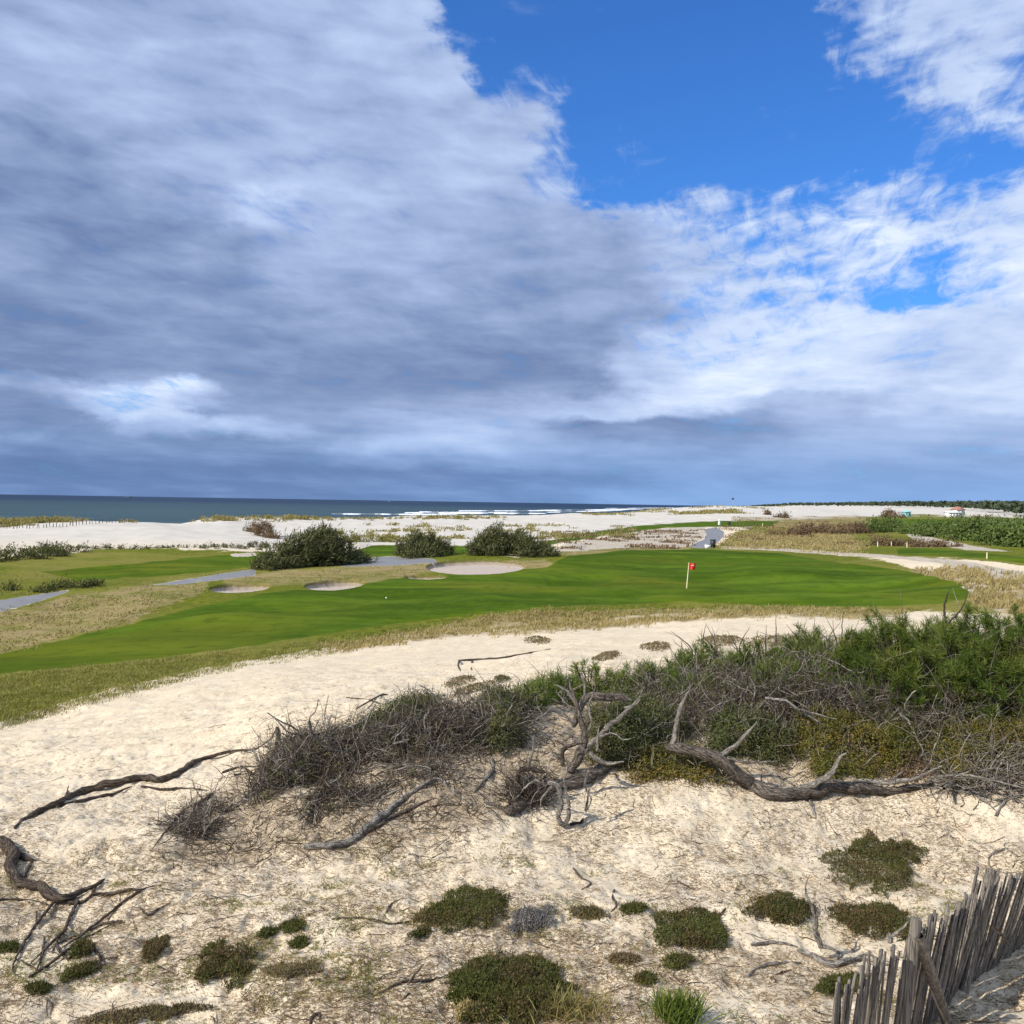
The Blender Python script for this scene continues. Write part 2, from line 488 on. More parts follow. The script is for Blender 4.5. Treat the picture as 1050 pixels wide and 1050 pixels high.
def tag(o, label=None, cat=None, group=None, kind=None):
    if label: o['label'] = label
    if cat: o['category'] = cat
    if group: o['group'] = group
    if kind: o['kind'] = kind
    return o


def root(name, loc, label, cat, group=None):
    o = bpy.data.objects.new(name, None); COL.objects.link(o)
    o.empty_display_size = 0.2
    o.location = Vector([float(c) for c in loc])
    return tag(o, label, cat, group)


# ------------------------------------------------------------------ materials
def newmat(name):
    m = bpy.data.materials.new(name); m.use_nodes = True
    nt = m.node_tree; nt.nodes.clear()
    return m, nt


class G:
    """small expression helper for shader node trees"""
    def __init__(s, nt): s.nt = nt

    def n(s, typ, **kw):
        x = s.nt.nodes.new(typ)
        for k_, v in kw.items(): setattr(x, k_, v)
        return x

    def put(s, sock, v):
        if hasattr(v, 'is_linked') or isinstance(v, bpy.types.NodeSocket): s.nt.links.new(v, sock)
        else: sock.default_value = v

    def math(s, op, a, b=None, c=None, clamp=False):
        x = s.n('ShaderNodeMath', operation=op); x.use_clamp = clamp
        s.put(x.inputs[0], a)
        if b is not None: s.put(x.inputs[1], b)
        if c is not None: s.put(x.inputs[2], c)
        return x.outputs[0]

    def mix(s, f, a, b, blend='MIX'):
        x = s.n('ShaderNodeMix', data_type='RGBA', blend_type=blend)
        s.put(x.inputs[0], f)
        for q, v in ((6, a), (7, b)):
            if isinstance(v, tuple): v = (*v, 1.0) if len(v) == 3 else v
            s.put(x.inputs[q], v)
        return x.outputs[2]

    def mixf(s, f, a, b):
        x = s.n('ShaderNodeMix', data_type='FLOAT')
        s.put(x.inputs[0], f); s.put(x.inputs[2], a); s.put(x.inputs[3], b)
        return x.outputs[0]

    def noise(s, vec, scale, detail=4, rough=.55, dist=0.0, lac=2.0):
        x = s.n('ShaderNodeTexNoise'); x.inputs['Scale'].default_value = scale; x.inputs['Detail'].default_value = detail
        x.inputs['Roughness'].default_value = rough; x.inputs['Distortion'].default_value = dist; x.inputs['Lacunarity'].default_value = lac
        if vec is not None: s.put(x.inputs['Vector'], vec)
        return x.outputs[0]

    def ss(s, v, a, b, lo=0.0, hi=1.0):
        x = s.n('ShaderNodeMapRange', interpolation_type='SMOOTHSTEP')
        s.put(x.inputs[0], v); s.put(x.inputs[1], a); s.put(x.inputs[2], b); s.put(x.inputs[3], lo); s.put(x.inputs[4], hi)
        return x.outputs[0]

    def scalev(s, vec, xyz):
        x = s.n('ShaderNodeVectorMath', operation='MULTIPLY'); s.put(x.inputs[0], vec); x.inputs[1].default_value = xyz
        return x.outputs[0]

    def principled(s, col, rough=.8, spec=.2, normal=None, **kw):
        x = s.n('ShaderNodeBsdfPrincipled')
        s.put(x.inputs['Base Color'], (*col, 1.0) if isinstance(col, tuple) and len(col) == 3 else col)
        s.put(x.inputs['Roughness'], rough); x.inputs['Specular IOR Level'].default_value = spec
        for k_, v in kw.items(): s.put(x.inputs[k_], v)
        if normal is not None: s.put(x.inputs['Normal'], normal)
        return x.outputs[0]

    def bump(s, h, strength=.5, dist=.05):
        x = s.n('ShaderNodeBump'); x.inputs['Strength'].default_value = strength; x.inputs['Distance'].default_value = dist
        s.put(x.inputs['Height'], h)
        return x.outputs[0]

    def out(s, sh):
        x = s.n('ShaderNodeOutputMaterial'); s.nt.links.new(sh, x.inputs[0])


def pos(g):
    return g.n('ShaderNodeNewGeometry').outputs['Position']


def m_terrain():
    m, nt = newmat('terrain'); g = G(nt)
    p = pos(g)
    A = g.n('ShaderNodeAttribute', attribute_name='cover_a'); B = g.n('ShaderNodeAttribute', attribute_name='cover_b')
    sa = g.n('ShaderNodeSeparateColor'); nt.links.new(A.outputs['Color'], sa.inputs[0])
    sb = g.n('ShaderNodeSeparateColor'); nt.links.new(B.outputs['Color'], sb.inputs[0])
    mown, rough, dry = sa.outputs; path, litter, far = sb.outputs
    bunk = B.outputs['Alpha']; track = A.outputs['Alpha']
    n_big = g.noise(p, .35, 4); n_mid = g.noise(p, 2.2, 5, .6); n_fine = g.noise(p, 14, 4, .65); n_gr = g.noise(p, 60, 2, .7)
    n_huge = g.noise(p, .06, 3)
    # sand
    sand = g.mix(g.ss(n_mid, .3, .7), (.59, .49, .345), (.685, .588, .435))
    sand = g.mix(g.math('MULTIPLY', g.ss(n_fine, .52, .75), .55), sand, (.37, .28, .175))
    sand = g.mix(g.ss(g.noise(p, 5, 6, .7), .54, .7, 0, .35), sand, (.42, .32, .20))
    white = g.mix(g.ss(n_big, .3, .7), (.505, .468, .405), (.585, .545, .475))
    sand = g.mix(far, sand, white)
    # brown litter on the sand
    lit_m = g.ss(g.math('ADD', litter, g.math('MULTIPLY', g.math('SUBTRACT', n_fine, .5), 1.5)), .5, .95)
    lit_c = g.mix(g.ss(n_gr, .35, .65), (.16, .115, .07), (.36, .28, .19))
    col = g.mix(g.math('MULTIPLY', lit_m, .5), sand, lit_c)
    # dry straw
    straw = g.mix(g.ss(n_fine, .3, .7), (.22, .165, .07), (.36, .285, .145))
    # rough
    r_c = g.mix(g.ss(n_mid, .32, .68), (.075, .10, .008), (.165, .17, .02))
    r_c = g.mix(g.math('MULTIPLY', g.ss(n_huge, .42, .66), .7), r_c, (.23, .2, .055))
    r_c = g.mix(g.math('MULTIPLY', g.ss(n_fine, .4, .8), .35), r_c, (.045, .06, .012))
    # mown
    mw = g.mix(g.ss(g.noise(g.scalev(p, (.5, 1, 1)), .12, 3), .32, .68), (.042, .082, .004), (.100, .165, .010))
    mw = g.mix(g.math('MULTIPLY', g.ss(n_mid, .4, .7), .45), mw, (.105, .16, .006))
    mw = g.mix(g.math('MULTIPLY', g.ss(n_big, .45, .62), .35), mw, (.024, .058, .002))
    mw = g.mix(g.math('MULTIPLY', g.ss(n_huge, .46, .66), .65), mw, (.135, .15, .012))
    n_mot = g.noise(p, .9, 7, .68, .3)
    mw = g.mix(g.ss(n_mot, .5, .68, 0, .5), mw, (.03, .055, .004))
    mw = g.mix(g.ss(n_mot, .46, .3, 0, .4), mw, (.14, .165, .02))
    strp = g.noise(g.scalev(p, (.12, 1, 1)), .30, 3, .5, .8)
    mw = g.mix(g.math('MULTIPLY', g.ss(strp, .45, .62), .38), mw, (.022, .055, .001))
    mw = g.mix(g.math('MULTIPLY', g.ss(n_fine, .35, .7), .3), mw, (.05, .07, .006))

    def edge(w, n, amp, a=.38, b=.62):
        return g.ss(g.math('ADD', w, g.math('MULTIPLY', g.math('SUBTRACT', n, .5), amp)), a, b)
    col = g.mix(edge(rough, n_mid, 1.0), col, r_c)
    drym = g.math('MULTIPLY', g.ss(g.noise(p, .5, 6, .65), .36, .56, .25, .95), g.ss(n_huge, .3, .55, .6, 1.0))
    straw = g.mix(g.ss(g.noise(p, .9, 6, .7), .5, .7, 0, .6), straw, (.12, .085, .035))
    col = g.mix(g.math('MULTIPLY', edge(dry, n_mid, 1.4, .3, .75), drym), col, straw)
    col = g.mix(edge(mown, n_mid, .5), col, mw)
    tr_c = g.mix(g.ss(n_mid, .35, .7), (.36, .31, .235), (.52, .46, .38))
    col = g.mix(edge(track, n_mid, 1.1), col, tr_c)
    pv = g.mix(g.ss(n_fine, .3, .7), (.175, .17, .165), (.245, .24, .23))
    col = g.mix(edge(path, n_mid, .6), col, pv)
    bk = g.mix(g.ss(n_mid, .3, .7), (.40, .335, .275), (.48, .41, .345))
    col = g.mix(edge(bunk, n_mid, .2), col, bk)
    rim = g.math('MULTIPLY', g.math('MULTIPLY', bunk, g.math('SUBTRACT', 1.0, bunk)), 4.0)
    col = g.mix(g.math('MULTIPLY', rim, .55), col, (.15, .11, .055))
    h = g.math('ADD', g.math('MULTIPLY', n_fine, .7), g.math('MULTIPLY', n_gr, .35))
    bmp = g.bump(h, .55, .05)
    rgh = g.mixf(edge(path, n_mid, .2), .9, .5)
    g.out(g.principled(col, rgh, .03, bmp, **{'Specular IOR Level': g.mixf(edge(path, n_mid, .2), .03, .28)}))
    return m


def m_leaf(name, c1, c2, c3=None, transl=.25, rough=.6):
    m, nt = newmat(name); g = G(nt)
    r = g.n('ShaderNodeNewGeometry').outputs['Random Per Island']
    n = g.noise(pos(g), 2.5, 3)
    f = g.math('ADD', g.math('MULTIPLY', r, .6), g.math('MULTIPLY', g.ss(n, .3, .7), .4))
    c = g.mix(f, c1, c2)
    if c3: c = g.mix(g.math('MULTIPLY', g.ss(g.math('ADD', g.math('MULTIPLY', r, .35), g.noise(pos(g), 1.3, 3)), .66, .85), .8), c, c3)
    d = g.principled(c, rough, .25)
    t = g.n('ShaderNodeBsdfTranslucent'); g.put(t.inputs[0], g.mix(.5, c, g.mix(1.0, c, (1.1, 1.25, .5), 'MULTIPLY')))
    x = g.n('ShaderNodeMixShader'); x.inputs[0].default_value = transl
    nt.links.new(d, x.inputs[1]); nt.links.new(t.outputs[0], x.inputs[2])
    g.out(x.outputs[0])
    return m


def m_wood(name, c1, c2, c3, scale=8, bump=.8, stretch=(1, 1, 1), d=.03):
    m, nt = newmat(name); g = G(nt)
    p = g.n('ShaderNodeAttribute', attribute_name='grain').outputs['Vector']
    ps = g.scalev(p, stretch)
    n1 = g.noise(ps, scale, 5, .65, .6); n2 = g.noise(ps, scale * 4, 4, .7, .4); r = g.math('MAXIMUM', g.n('ShaderNodeNewGeometry').outputs['Random Per Island'], g.n('ShaderNodeObjectInfo').outputs['Random'])
    c = g.mix(g.ss(n1, .35, .65), c1, c2)
    c = g.mix(g.math('MULTIPLY', g.ss(n2, .5, .75), .6), c, c3)
    crk = g.ss(g.math('ABSOLUTE', g.math('SUBTRACT', g.noise(ps, scale * 1.6, 3, .55, .3), .5)), .05, .0)
    c = g.mix(g.math('MULTIPLY', crk, .8), c, c3)
    c = g.mix(g.math('MULTIPLY', g.math('POWER', r, 1.6), .55), c, g.mix(1.0, c, (.55, .53, .5), 'MULTIPLY'))
    h = g.math('SUBTRACT', g.math('ADD', n1, g.math('MULTIPLY', n2, .6)), g.math('MULTIPLY', crk, .5))
    g.out(g.principled(c, .85, .15, g.bump(h, bump, d)))
    GRAINED.append(m)
    return m


def m_plain(name, c, rough=.6, spec=.3, var=.15, scale=6, **kw):
    m, nt = newmat(name); g = G(nt)
    n = g.noise(g.n('ShaderNodeTexCoord').outputs['Object'], scale, 4)
    d = tuple(x * (1 - var) for x in c); e = tuple(min(1, x * (1 + var)) for x in c)
    g.out(g.principled(g.mix(g.ss(n, .3, .7), d, e), rough, spec, **kw))
    return m


def m_water():
    m, nt = newmat('sea_water'); g = G(nt)
    p = pos(g)
    sep = g.n('ShaderNodeSeparateXYZ'); nt.links.new(p, sep.inputs[0])
    y = g.math('SQRT', g.math('ADD', g.math('POWER', sep.outputs[0], 2.0), g.math('POWER', sep.outputs[1], 2.0)))
    n = g.noise(g.scalev(p, (1, 3, 1)), .004, 4)
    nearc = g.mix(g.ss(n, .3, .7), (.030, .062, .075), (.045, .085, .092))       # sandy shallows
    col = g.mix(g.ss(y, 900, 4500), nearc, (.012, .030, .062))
    w1 = g.noise(g.scalev(p, (1, 2.5, 1)), .05, 5, .6); w2 = g.noise(g.scalev(p, (1, 2.0, 1)), .4, 4, .6)
    bm = g.bump(g.math('ADD', w1, g.math('MULTIPLY', w2, .2)), 1.0, 3.0)
    g.out(g.principled(col, .5, .1, bm))
    return m


MT = {
    'terrain': m_terrain(), 'water': m_water(),
    'pine': m_leaf('pine_needles', (.05, .09, .016), (.15, .205, .032), (.25, .26, .05), .35),
    'scrub': m_leaf('scrub_leaves', (.045, .06, .016), (.11, .125, .032), (.15, .125, .045), .25),
    'scrub_y': m_leaf('moss_leaves', (.08, .09, .014), (.18, .175, .028), (.26, .17, .04), .3),
    'mat': m_leaf('mat_leaves', (.05, .06, .013), (.12, .125, .03), (.15, .085, .045), .25),
    'brownmat': m_leaf('brown_mat_leaves', (.11, .08, .04), (.22, .165, .085), (.15, .14, .045), .2),
    'greymat': m_leaf('grey_mat_stems', (.14, .125, .115), (.24, .22, .2), None, .1),
    'tamarisk': m_leaf('bush_leaves', (.045, .058, .022), (.13, .14, .05), (.19, .17, .07), .25),
    'bright': m_leaf('thicket_leaves', (.065, .10, .022), (.155, .21, .05), None, .25),
    'rust': m_leaf('rusty_leaves', (.13, .085, .045), (.23, .155, .085), None, .2),
    'straw': m_leaf('straw_blades', (.28, .21, .08), (.46, .37, .17), None, .3),
    'marram': m_leaf('marram_blades', (.22, .2, .07), (.42, .36, .14), (.2, .14, .05), .3),
    'grass': m_leaf('grass_blades', (.13, .135, .025), (.26, .24, .06), (.38, .32, .12), .35),
    'litter': m_leaf('litter_bits', (.16, .105, .055), (.38, .275, .16), None, .15),
    'twig': m_wood('grey_twig', (.22, .19, .155), (.42, .38, .32), (.11, .085, .062), 30, .3, d=.003),
    'twig_d': m_wood('dark_twig', (.055, .04, .03), (.14, .11, .083), (.04, .03, .02), 30, .3, d=.003),  # dark twigs, blackened further to stand in for deep shade within the scrub
    'bark': m_wood('bark', (.155, .12, .095), (.37, .32, .265), (.05, .038, .028), 34, 1.0, (1, 1, 1), .04),
    'dead': m_wood('bleached_wood', (.29, .255, .21), (.52, .48, .42), (.08, .064, .05), 42, 1.0, (1, 1, 1), .025),
    'darkdead': m_wood('dark_driftwood', (.085, .062, .046), (.22, .175, .135), (.03, .022, .016), 38, 1.0, (1, 1, 1), .03),
    'paling': m_wood('weathered_paling', (.17, .148, .122), (.31, .275, .232), (.06, .048, .038), 34, .8, (1, 1, .06), .006),  # weathered wood, base colour darkened overall for the panel in shade
    'wire': m_plain('rusty_wire', (.12, .08, .06), .6, .4),
    'stem': m_wood('shrub_stem', (.09, .07, .05), (.18, .14, .1), (.05, .04, .03), 25, .5, d=.004),
    'white': m_plain('white_paint', (.78, .77, .74), .5, .3, .05),
    'cream': m_plain('yellow_white_paint', (.75, .68, .42), .5, .3, .05),
    'red': m_plain('red_cloth', (.72, .05, .025), .6, .2, .08),
    'dark': m_plain('dark_plastic', (.03, .032, .03), .5, .4),
    'metalgrey': m_plain('grey_box', (.35, .35, .34), .6, .4),
    'turq': m_plain('turquoise_boards', (.22, .55, .55), .6, .2),
    'rooftile': m_plain('red_roof_tiles', (.36, .18, .13), .8, .1),
    'glass': m_plain('window_dark', (.03, .04, .05), .15, .5),
    'shipdark': m_plain('ship_hull', (.07, .09, .12), .6, .3),
    'forest': m_leaf('forest_crowns', (.035, .05, .028), (.075, .095, .05), None, .0, .9),
}


# foam
def m_foam():
    m, nt = newmat('sea_foam'); g = G(nt)
    n = g.noise(g.scalev(pos(g), (1, 1, 1)), .05, 4, .6)
    g.out(g.principled(g.mix(g.ss(n, .3, .7), (.66, .69, .72), (.82, .84, .86)), .8, .1))
    return m


MT['foam'] = m_foam()

# ------------------------------------------------------------------ build the land, split into its surfaces
nA, nD = GX.shape
V = np.stack([GX, GY, ZG], -1).reshape(-1, 3)
ca = np.stack([w_mown, w_rough, w_dry, w_track], -1).reshape(-1, 4)
cb = np.stack([w_path, w_litter, w_far, w_bunker], -1).reshape(-1, 4)
idx = np.arange(nA * nD).reshape(nA, nD)
Q = np.stack([idx[:-1, :-1], idx[1:, :-1], idx[1:, 1:], idx[:-1, 1:]], -1).reshape(-1, 4)


def cellv(w):
    return (w[:-1, :-1] + w[1:, :-1] + w[1:, 1:] + w[:-1, 1:]).ravel() / 4


# smooth vertex normals of the whole land (kept across the splits)
e1 = np.gradient(V.reshape(nA, nD, 3), axis=0); e2 = np.gradient(V.reshape(nA, nD, 3), axis=1)
NRM = unit(np.cross(e1, e2)).reshape(-1, 3)
NRM[NRM[:, 2] < 0] *= -1
cls = np.zeros(len(Q), int)
cls[cellv(w_rough) > .5] = 2
cls[cellv(w_mown) > .5] = 1
cls[(cellv(w_track) > .5)] = 4
cls[cellv(w_path) > .5] = 3
cls[(cls == 0) & (cellv(DD) > 140) & (cellv(DD) < 1100)] = 5
for bi, w in enumerate(w_bunk): cls[cellv(w) > .5] = 10 + bi
flip = np.cross(V[Q[0, 1]] - V[Q[0, 0]], V[Q[0, 2]] - V[Q[0, 0]])[2] < 0
if flip: Q = Q[:, ::-1]
names = {0: 'ground', 1: 'fairway', 2: 'rough_ground', 3: 'path', 4: 'dirt_track', 5: 'sand_dune_terrain', 10: 'bunker', 11: 'bunker', 12: 'bunker', 13: 'bunker'}
lab = {0: 'pale sandy dune ground strewn with brown pine litter', 1: 'bright mown green grass of the golf course',
       2: 'olive rough grass around the mown green', 3: 'grey paved cart path across the course', 4: 'bare sandy track crossing the course',
       5: 'white bare foredune sand between the course and the sea', 10: 'pale sand bunker left of the three big bushes, leftmost of the bunkers',
       11: 'sand bunker with dark lip in front of the largest bush', 12: 'largest sand bunker below the two darker bushes',
       13: 'thin sliver of a sand bunker left of the largest bunker'}
for c, nm in names.items():
    q = Q[cls == c]
    if not len(q): continue
    used, inv = np.unique(q, return_inverse=True)
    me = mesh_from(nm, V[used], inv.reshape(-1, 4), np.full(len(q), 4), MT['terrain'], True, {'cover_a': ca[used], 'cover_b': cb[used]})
    me.normals_split_custom_set_from_vertices(NRM[used].astype(np.float32).tolist())
    o = bpy.data.objects.new(nm, me); COL.objects.link(o)
    tag(o, lab[c], None, None, 'structure')
    if c >= 10: o['category'] = 'bunker'
    else: o['category'] = nm.split('_')[0] if c != 5 else 'dune'

# sea: one sheet to the horizon
mb = MB()
rr_ = np.concatenate([[300], np.geomspace(500, 200000, 60)])
an = np.radians(np.linspace(-110, 80, 96))
SV = np.stack([rr_[None] * np.sin(an)[:, None], rr_[None] * np.cos(an)[:, None], np.zeros((96, 61))], -1)
ii = np.arange(96 * 61).reshape(96, 61)
mb.add(SV, np.stack([ii[:-1, :-1], ii[:-1, 1:], ii[1:, 1:], ii[1:, :-1]], -1).reshape(-1, 4))
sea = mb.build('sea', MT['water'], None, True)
tag(sea, 'grey blue sea reaching to the horizon behind the dunes', 'sea', None, 'structure')
for p_ in sea.data.polygons[:1]:
    if p_.normal.z < 0: sea.data.flip_normals()


#SKY_BEGIN
SUN_AZ = math.radians(-124)      # left of the view, a little behind
SUN_EL = math.radians(39)
sd = bpy.data.lights.new('sun', 'SUN'); sd.energy = 5.0; sd.angle = math.radians(.53); sd.color = (1.0, .94, .85)
so = bpy.data.objects.new('sun', sd); COL.objects.link(so)
sdir = Vector((math.sin(SUN_AZ) * math.cos(SUN_EL), math.cos(SUN_AZ) * math.cos(SUN_EL), math.sin(SUN_EL)))
so.rotation_euler = (-sdir).to_track_quat('-Z', 'Y').to_euler()
so.location = (-30, 20, 60)

W = bpy.data.worlds.new('World'); scene.world = W; W.use_nodes = True
nt = W.node_tree; nt.nodes.clear(); g = G(nt)
sky = g.n('ShaderNodeTexSky', sky_type='NISHITA'); sky.sun_disc = False
sky.sun_elevation = SUN_EL; sky.sun_rotation = SUN_AZ
sky.altitude = 0; sky.air_density = 1.0; sky.dust_density = 0.6; sky.ozone_density = 3.0
dirv = g.n('ShaderNodeTexCoord').outputs['Generated']
sp = g.n('ShaderNodeSeparateXYZ'); nt.links.new(dirv, sp.inputs[0])
dx, dy, dz = sp.outputs
az = g.math('ARCTAN2', dx, dy)
el = g.math('ARCSINE', dz)
# a flat cloud ceiling seen in perspective
den = g.math('ADD', g.math('MAXIMUM', dz, 0.0), .11)
cx = g.n('ShaderNodeCombineXYZ')
g.put(cx.inputs[0], g.math('DIVIDE', dx, den)); g.put(cx.inputs[1], g.math('DIVIDE', dy, den)); cx.inputs[2].default_value = 3.7
cp = cx.outputs[0]
rot = g.n('ShaderNodeVectorRotate', rotation_type='Z_AXIS'); g.put(rot.inputs['Vector'], cp); rot.inputs['Angle'].default_value = math.radians(14)
cpr = rot.outputs[0]
# elevation / azimuth look-up wobbled by the clouds' own turbulence
nx_ = g.n('ShaderNodeTexNoise'); nx_.inputs['Scale'].default_value = 9; nx_.inputs['Detail'].default_value = 7; nx_.inputs['Roughness'].default_value = .6
cel = g.n('ShaderNodeCombineXYZ'); g.put(cel.inputs[0], az); g.put(cel.inputs[1], g.math('MULTIPLY', el, 1.8)); nt.links.new(cel.outputs[0], nx_.inputs['Vector'])
sc = g.n('ShaderNodeSeparateColor'); nt.links.new(nx_.outputs['Color'], sc.inputs[0])
azw = g.math('ADD', az, g.math('MULTIPLY', g.math('SUBTRACT', sc.outputs[0], .5), .15))
elw = g.math('ADD', el, g.math('MULTIPLY', g.math('MULTIPLY', g.math('SUBTRACT', sc.outputs[1], .5), .12), g.ss(el, .0, .25, .2, 1.0)))
AZ0, AZ1 = math.radians(-34), math.radians(34)
uf = g.n('ShaderNodeMapRange'); g.put(uf.inputs[0], azw); uf.inputs[1].default_value = AZ0; uf.inputs[2].default_value = AZ1
uf = uf.outputs[0]
ROWS = {
    -60: [(0, 1, .55), (200, 1, .6), (380, .95, .64), (430, .3, .66), (470, 0, .6), (800, 0, .6), (850, .6, .72), (950, 1, .75), (1050, 1, .8)],
    0: [(0, 1, .5), (100, 1, .5), (200, 1, .54), (300, 1, .58), (400, 1, .62), (430, .7, .66), (465, 0, .6), (810, 0, .6), (850, .5, .7), (950, .95, .75), (1050, 1, .8)],
    60: [(0, 1, .54), (200, 1, .57), (300, 1, .6), (400, 1, .62), (455, .95, .65), (490, .25, .68), (520, 0, .6), (830, 0, .6), (880, .65, .7), (950, .95, .76), (1050, .95, .78)],
    120: [(0, 1, .58), (100, 1, .62), (300, 1, .57), (450, 1, .6), (520, .95, .64), (560, .45, .7), (600, 0, .6), (860, 0, .6), (910, .5, .72), (950, .6, .75), (1000, .75, .78), (1050, .5, .75)],
    180: [(0, 1, .45), (100, 1, .52), (200, 1, .62), (300, .92, .65), (400, .97, .63), (520, 1, .66), (555, .7, .68), (610, .12, .65), (800, .02, .6), (890, .05, .7), (1000, .25, .75), (1050, .5, .75)],
    220: [(0, 1, .39), (100, 1, .43), (190, 1, .58), (255, .9, .82), (310, .86, .66), (420, 1, .6), (560, 1, .6), (640, .95, .6), (700, .72, .72), (760, .5, .75), (850, .5, .85), (900, .6, .85), (950, .45, .8), (1000, .5, .85), (1050, .9, .85)],
    260: [(0, 1, .38), (150, 1, .4), (230, 1, .48), (280, 1, .62), (400, 1, .6), (500, 1, .55), (620, 1, .52), (700, .85, .68), (780, .62, .8), (880, .8, .9), (950, .75, .85), (1050, .85, .85)],
    300: [(0, 1, .42), (200, 1, .43), (300, 1, .52), (400, 1, .52), (560, 1, .48), (660, 1, .5), (740, .74, .75), (800, .66, .85), (850, .62, .85), (890, .2, .8), (960, .22, .8), (1015, .75, .9), (1050, .95, .92)],
    340: [(0, 1, .38), (150, 1, .41), (300, 1, .43), (450, 1, .43), (600, 1, .4), (640, .85, .55), (690, .78, .78), (740, .8, .84), (800, .84, .88), (900, .9, .88), (980, .95, .8), (1050, 1, .78)],
    380: [(0, 1, .34), (100, 1, .41), (300, 1, .4), (450, 1, .38), (600, 1, .38), (650, 1, .7), (720, .92, .9), (820, .94, .9), (930, .95, .82), (1000, 1, .75), (1050, 1, .85)],
    396: [(0, 1, .34), (60, 1, .36), (130, 1, .46), (260, 1, .4), (450, 1, .4), (600, 1, .42), (655, 1, .8), (750, 1, .92), (860, 1, .86), (950, 1, .72), (1050, 1, .8)],
    410: [(0, 1, .5), (60, 1, .62), (95, .95, .78), (130, .75, .85), (150, .6, .8), (200, .4, .9), (228, .9, .7), (260, 1, .42), (400, 1, .42), (480, 1, .45), (600, 1, .62), (660, 1, .9), (760, 1, .88), (800, 1, .66), (860, 1, .6), (950, 1, .8), (1050, 1, .8)],
    424: [(0, 1, .37), (40, 1, .42), (90, 1, .65), (130, .7, .72), (170, .75, .78), (215, 1, .6), (240, 1, .44), (400, 1, .45), (520, 1, .6), (600, 1, .74), (660, 1, .78), (715, 1, .62), (745, 1, .48), (800, 1, .5), (850, 1, .6), (900, 1, .74), (1000, 1, .78), (1050, 1, .74)],
    434: [(0, 1, .32), (85, 1, .35), (110, 1, .7), (140, 1, .88), (175, 1, .78), (198, 1, .44), (300, 1, .44), (370, 1, .55), (450, 1, .6), (540, 1, .64), (568, 1, .45), (610, 1, .3), (760, 1, .38), (850, 1, .54), (950, 1, .68), (1050, 1, .64)],
    446: [(0, 1, .31), (105, 1, .35), (130, 1, .55), (178, 1, .6), (200, 1, .74), (260, 1, .64), (300, 1, .55), (340, 1, .4), (400, 1, .55), (480, 1, .72), (540, 1, .55), (590, 1, .4), (650, 1, .32), (760, 1, .42), (900, 1, .62), (1050, 1, .6)],
    459: [(0, 1, .34), (40, 1, .46), (80, 1, .34), (200, 1, .31), (330, 1, .34), (360, 1, .5), (400, 1, .7), (480, 1, .72), (560, 1, .56), (620, 1, .5), (720, 1, .42), (800, 1, .5), (900, 1, .6), (1000, 1, .5), (1050, 1, .6)],
    472: [(0, 1, .27), (300, 1, .3), (400, 1, .4), (500, 1, .46), (600, 1, .42), (700, 1, .42), (800, 1, .48), (950, 1, .44), (1050, 1, .46)],
    487: [(0, 1, .19), (300, 1, .21), (500, 1, .25), (600, 1, .3), (700, 1, .38), (900, 1, .45), (1050, 1, .46)],
    510: [(0, 1, .24), (300, 1, .24), (550, 1, .32), (650, 1, .5), (750, 1, .52), (900, 1, .5), (1050, 1, .5)],
}
prev = None; prev_el = None
for y in sorted(ROWS, reverse=True):
    ramp = g.n('ShaderNodeValToRGB'); cr = ramp.color_ramp; cr.interpolation = 'EASE'
    st = ROWS[y]
    def up(x): return (math.atan((x - 525) / F_PX) - AZ0) / (AZ1 - AZ0)
    cr.elements[0].position = up(st[0][0]); cr.elements[1].position = up(st[-1][0])
    els = [cr.elements[0]] + [cr.elements.new(up(s_[0])) for s_ in st[1:-1]] + [cr.elements[len(cr.elements) - 1]]
    for s_ in st:
        e_ = min(cr.elements, key=lambda q: abs(q.position - up(s_[0]))); e_.color = (s_[1], s_[2], 0, 1)
    nt.links.new(uf, ramp.inputs[0])
    e_y = math.atan((515 - y) / F_PX)
    if prev is None: prev = ramp.outputs[0]
    else: prev = g.mix(g.ss(elw, prev_el, e_y), prev, ramp.outputs[0])
    prev_el = e_y
sep = g.n('ShaderNodeSeparateColor'); nt.links.new(prev, sep.inputs[0])
cov, bri = sep.outputs[0], sep.outputs[1]
# streaks and puffs
n1 = g.noise(cpr, 2.2, 7, .52, .3)
n2 = g.noise(g.scalev(cp, (.85, 1.5, 1)), 4.2, 7, .56, .5)
slant = g.n('ShaderNodeVectorRotate', rotation_type='Z_AXIS'); g.put(slant.inputs['Vector'], cel.outputs[0]); slant.inputs['Angle'].default_value = math.radians(6)
n3 = g.noise(g.scalev(slant.outputs[0], (1.0, 1.8, 1)), 13, 7, .5, .25)
n4 = g.noise(g.scalev(slant.outputs[0], (1.0, 5.0, 1)), 8, 8, .58, .3)
slant2 = g.n('ShaderNodeVectorRotate', rotation_type='Z_AXIS'); g.put(slant2.inputs['Vector'], cel.outputs[0]); slant2.inputs['Angle'].default_value = math.radians(-24)
n5 = g.noise(g.scalev(slant2.outputs[0], (1.0, 3.2, 1)), 12, 7, .56, .4)
rightm = g.math('MULTIPLY', g.ss(az, math.radians(2), math.radians(12)), g.ss(el, .04, .12))
wisp = g.noise(g.scalev(cpr, (3.2, 1.0, 1)), 5.0, 8, .64, .8)
def ctr(n_, k_): return g.math('MULTIPLY', g.math('SUBTRACT', n_, .5), k_)
low = g.ss(el, .02, .2)
det = g.math('ADD', g.math('ADD', ctr(n1, .55), ctr(n2, .34)), g.math('ADD', ctr(n3, 1.15), ctr(n4, g.mixf(low, 1.2, .12))))
thin = g.math('SUBTRACT', 1.0, cov)
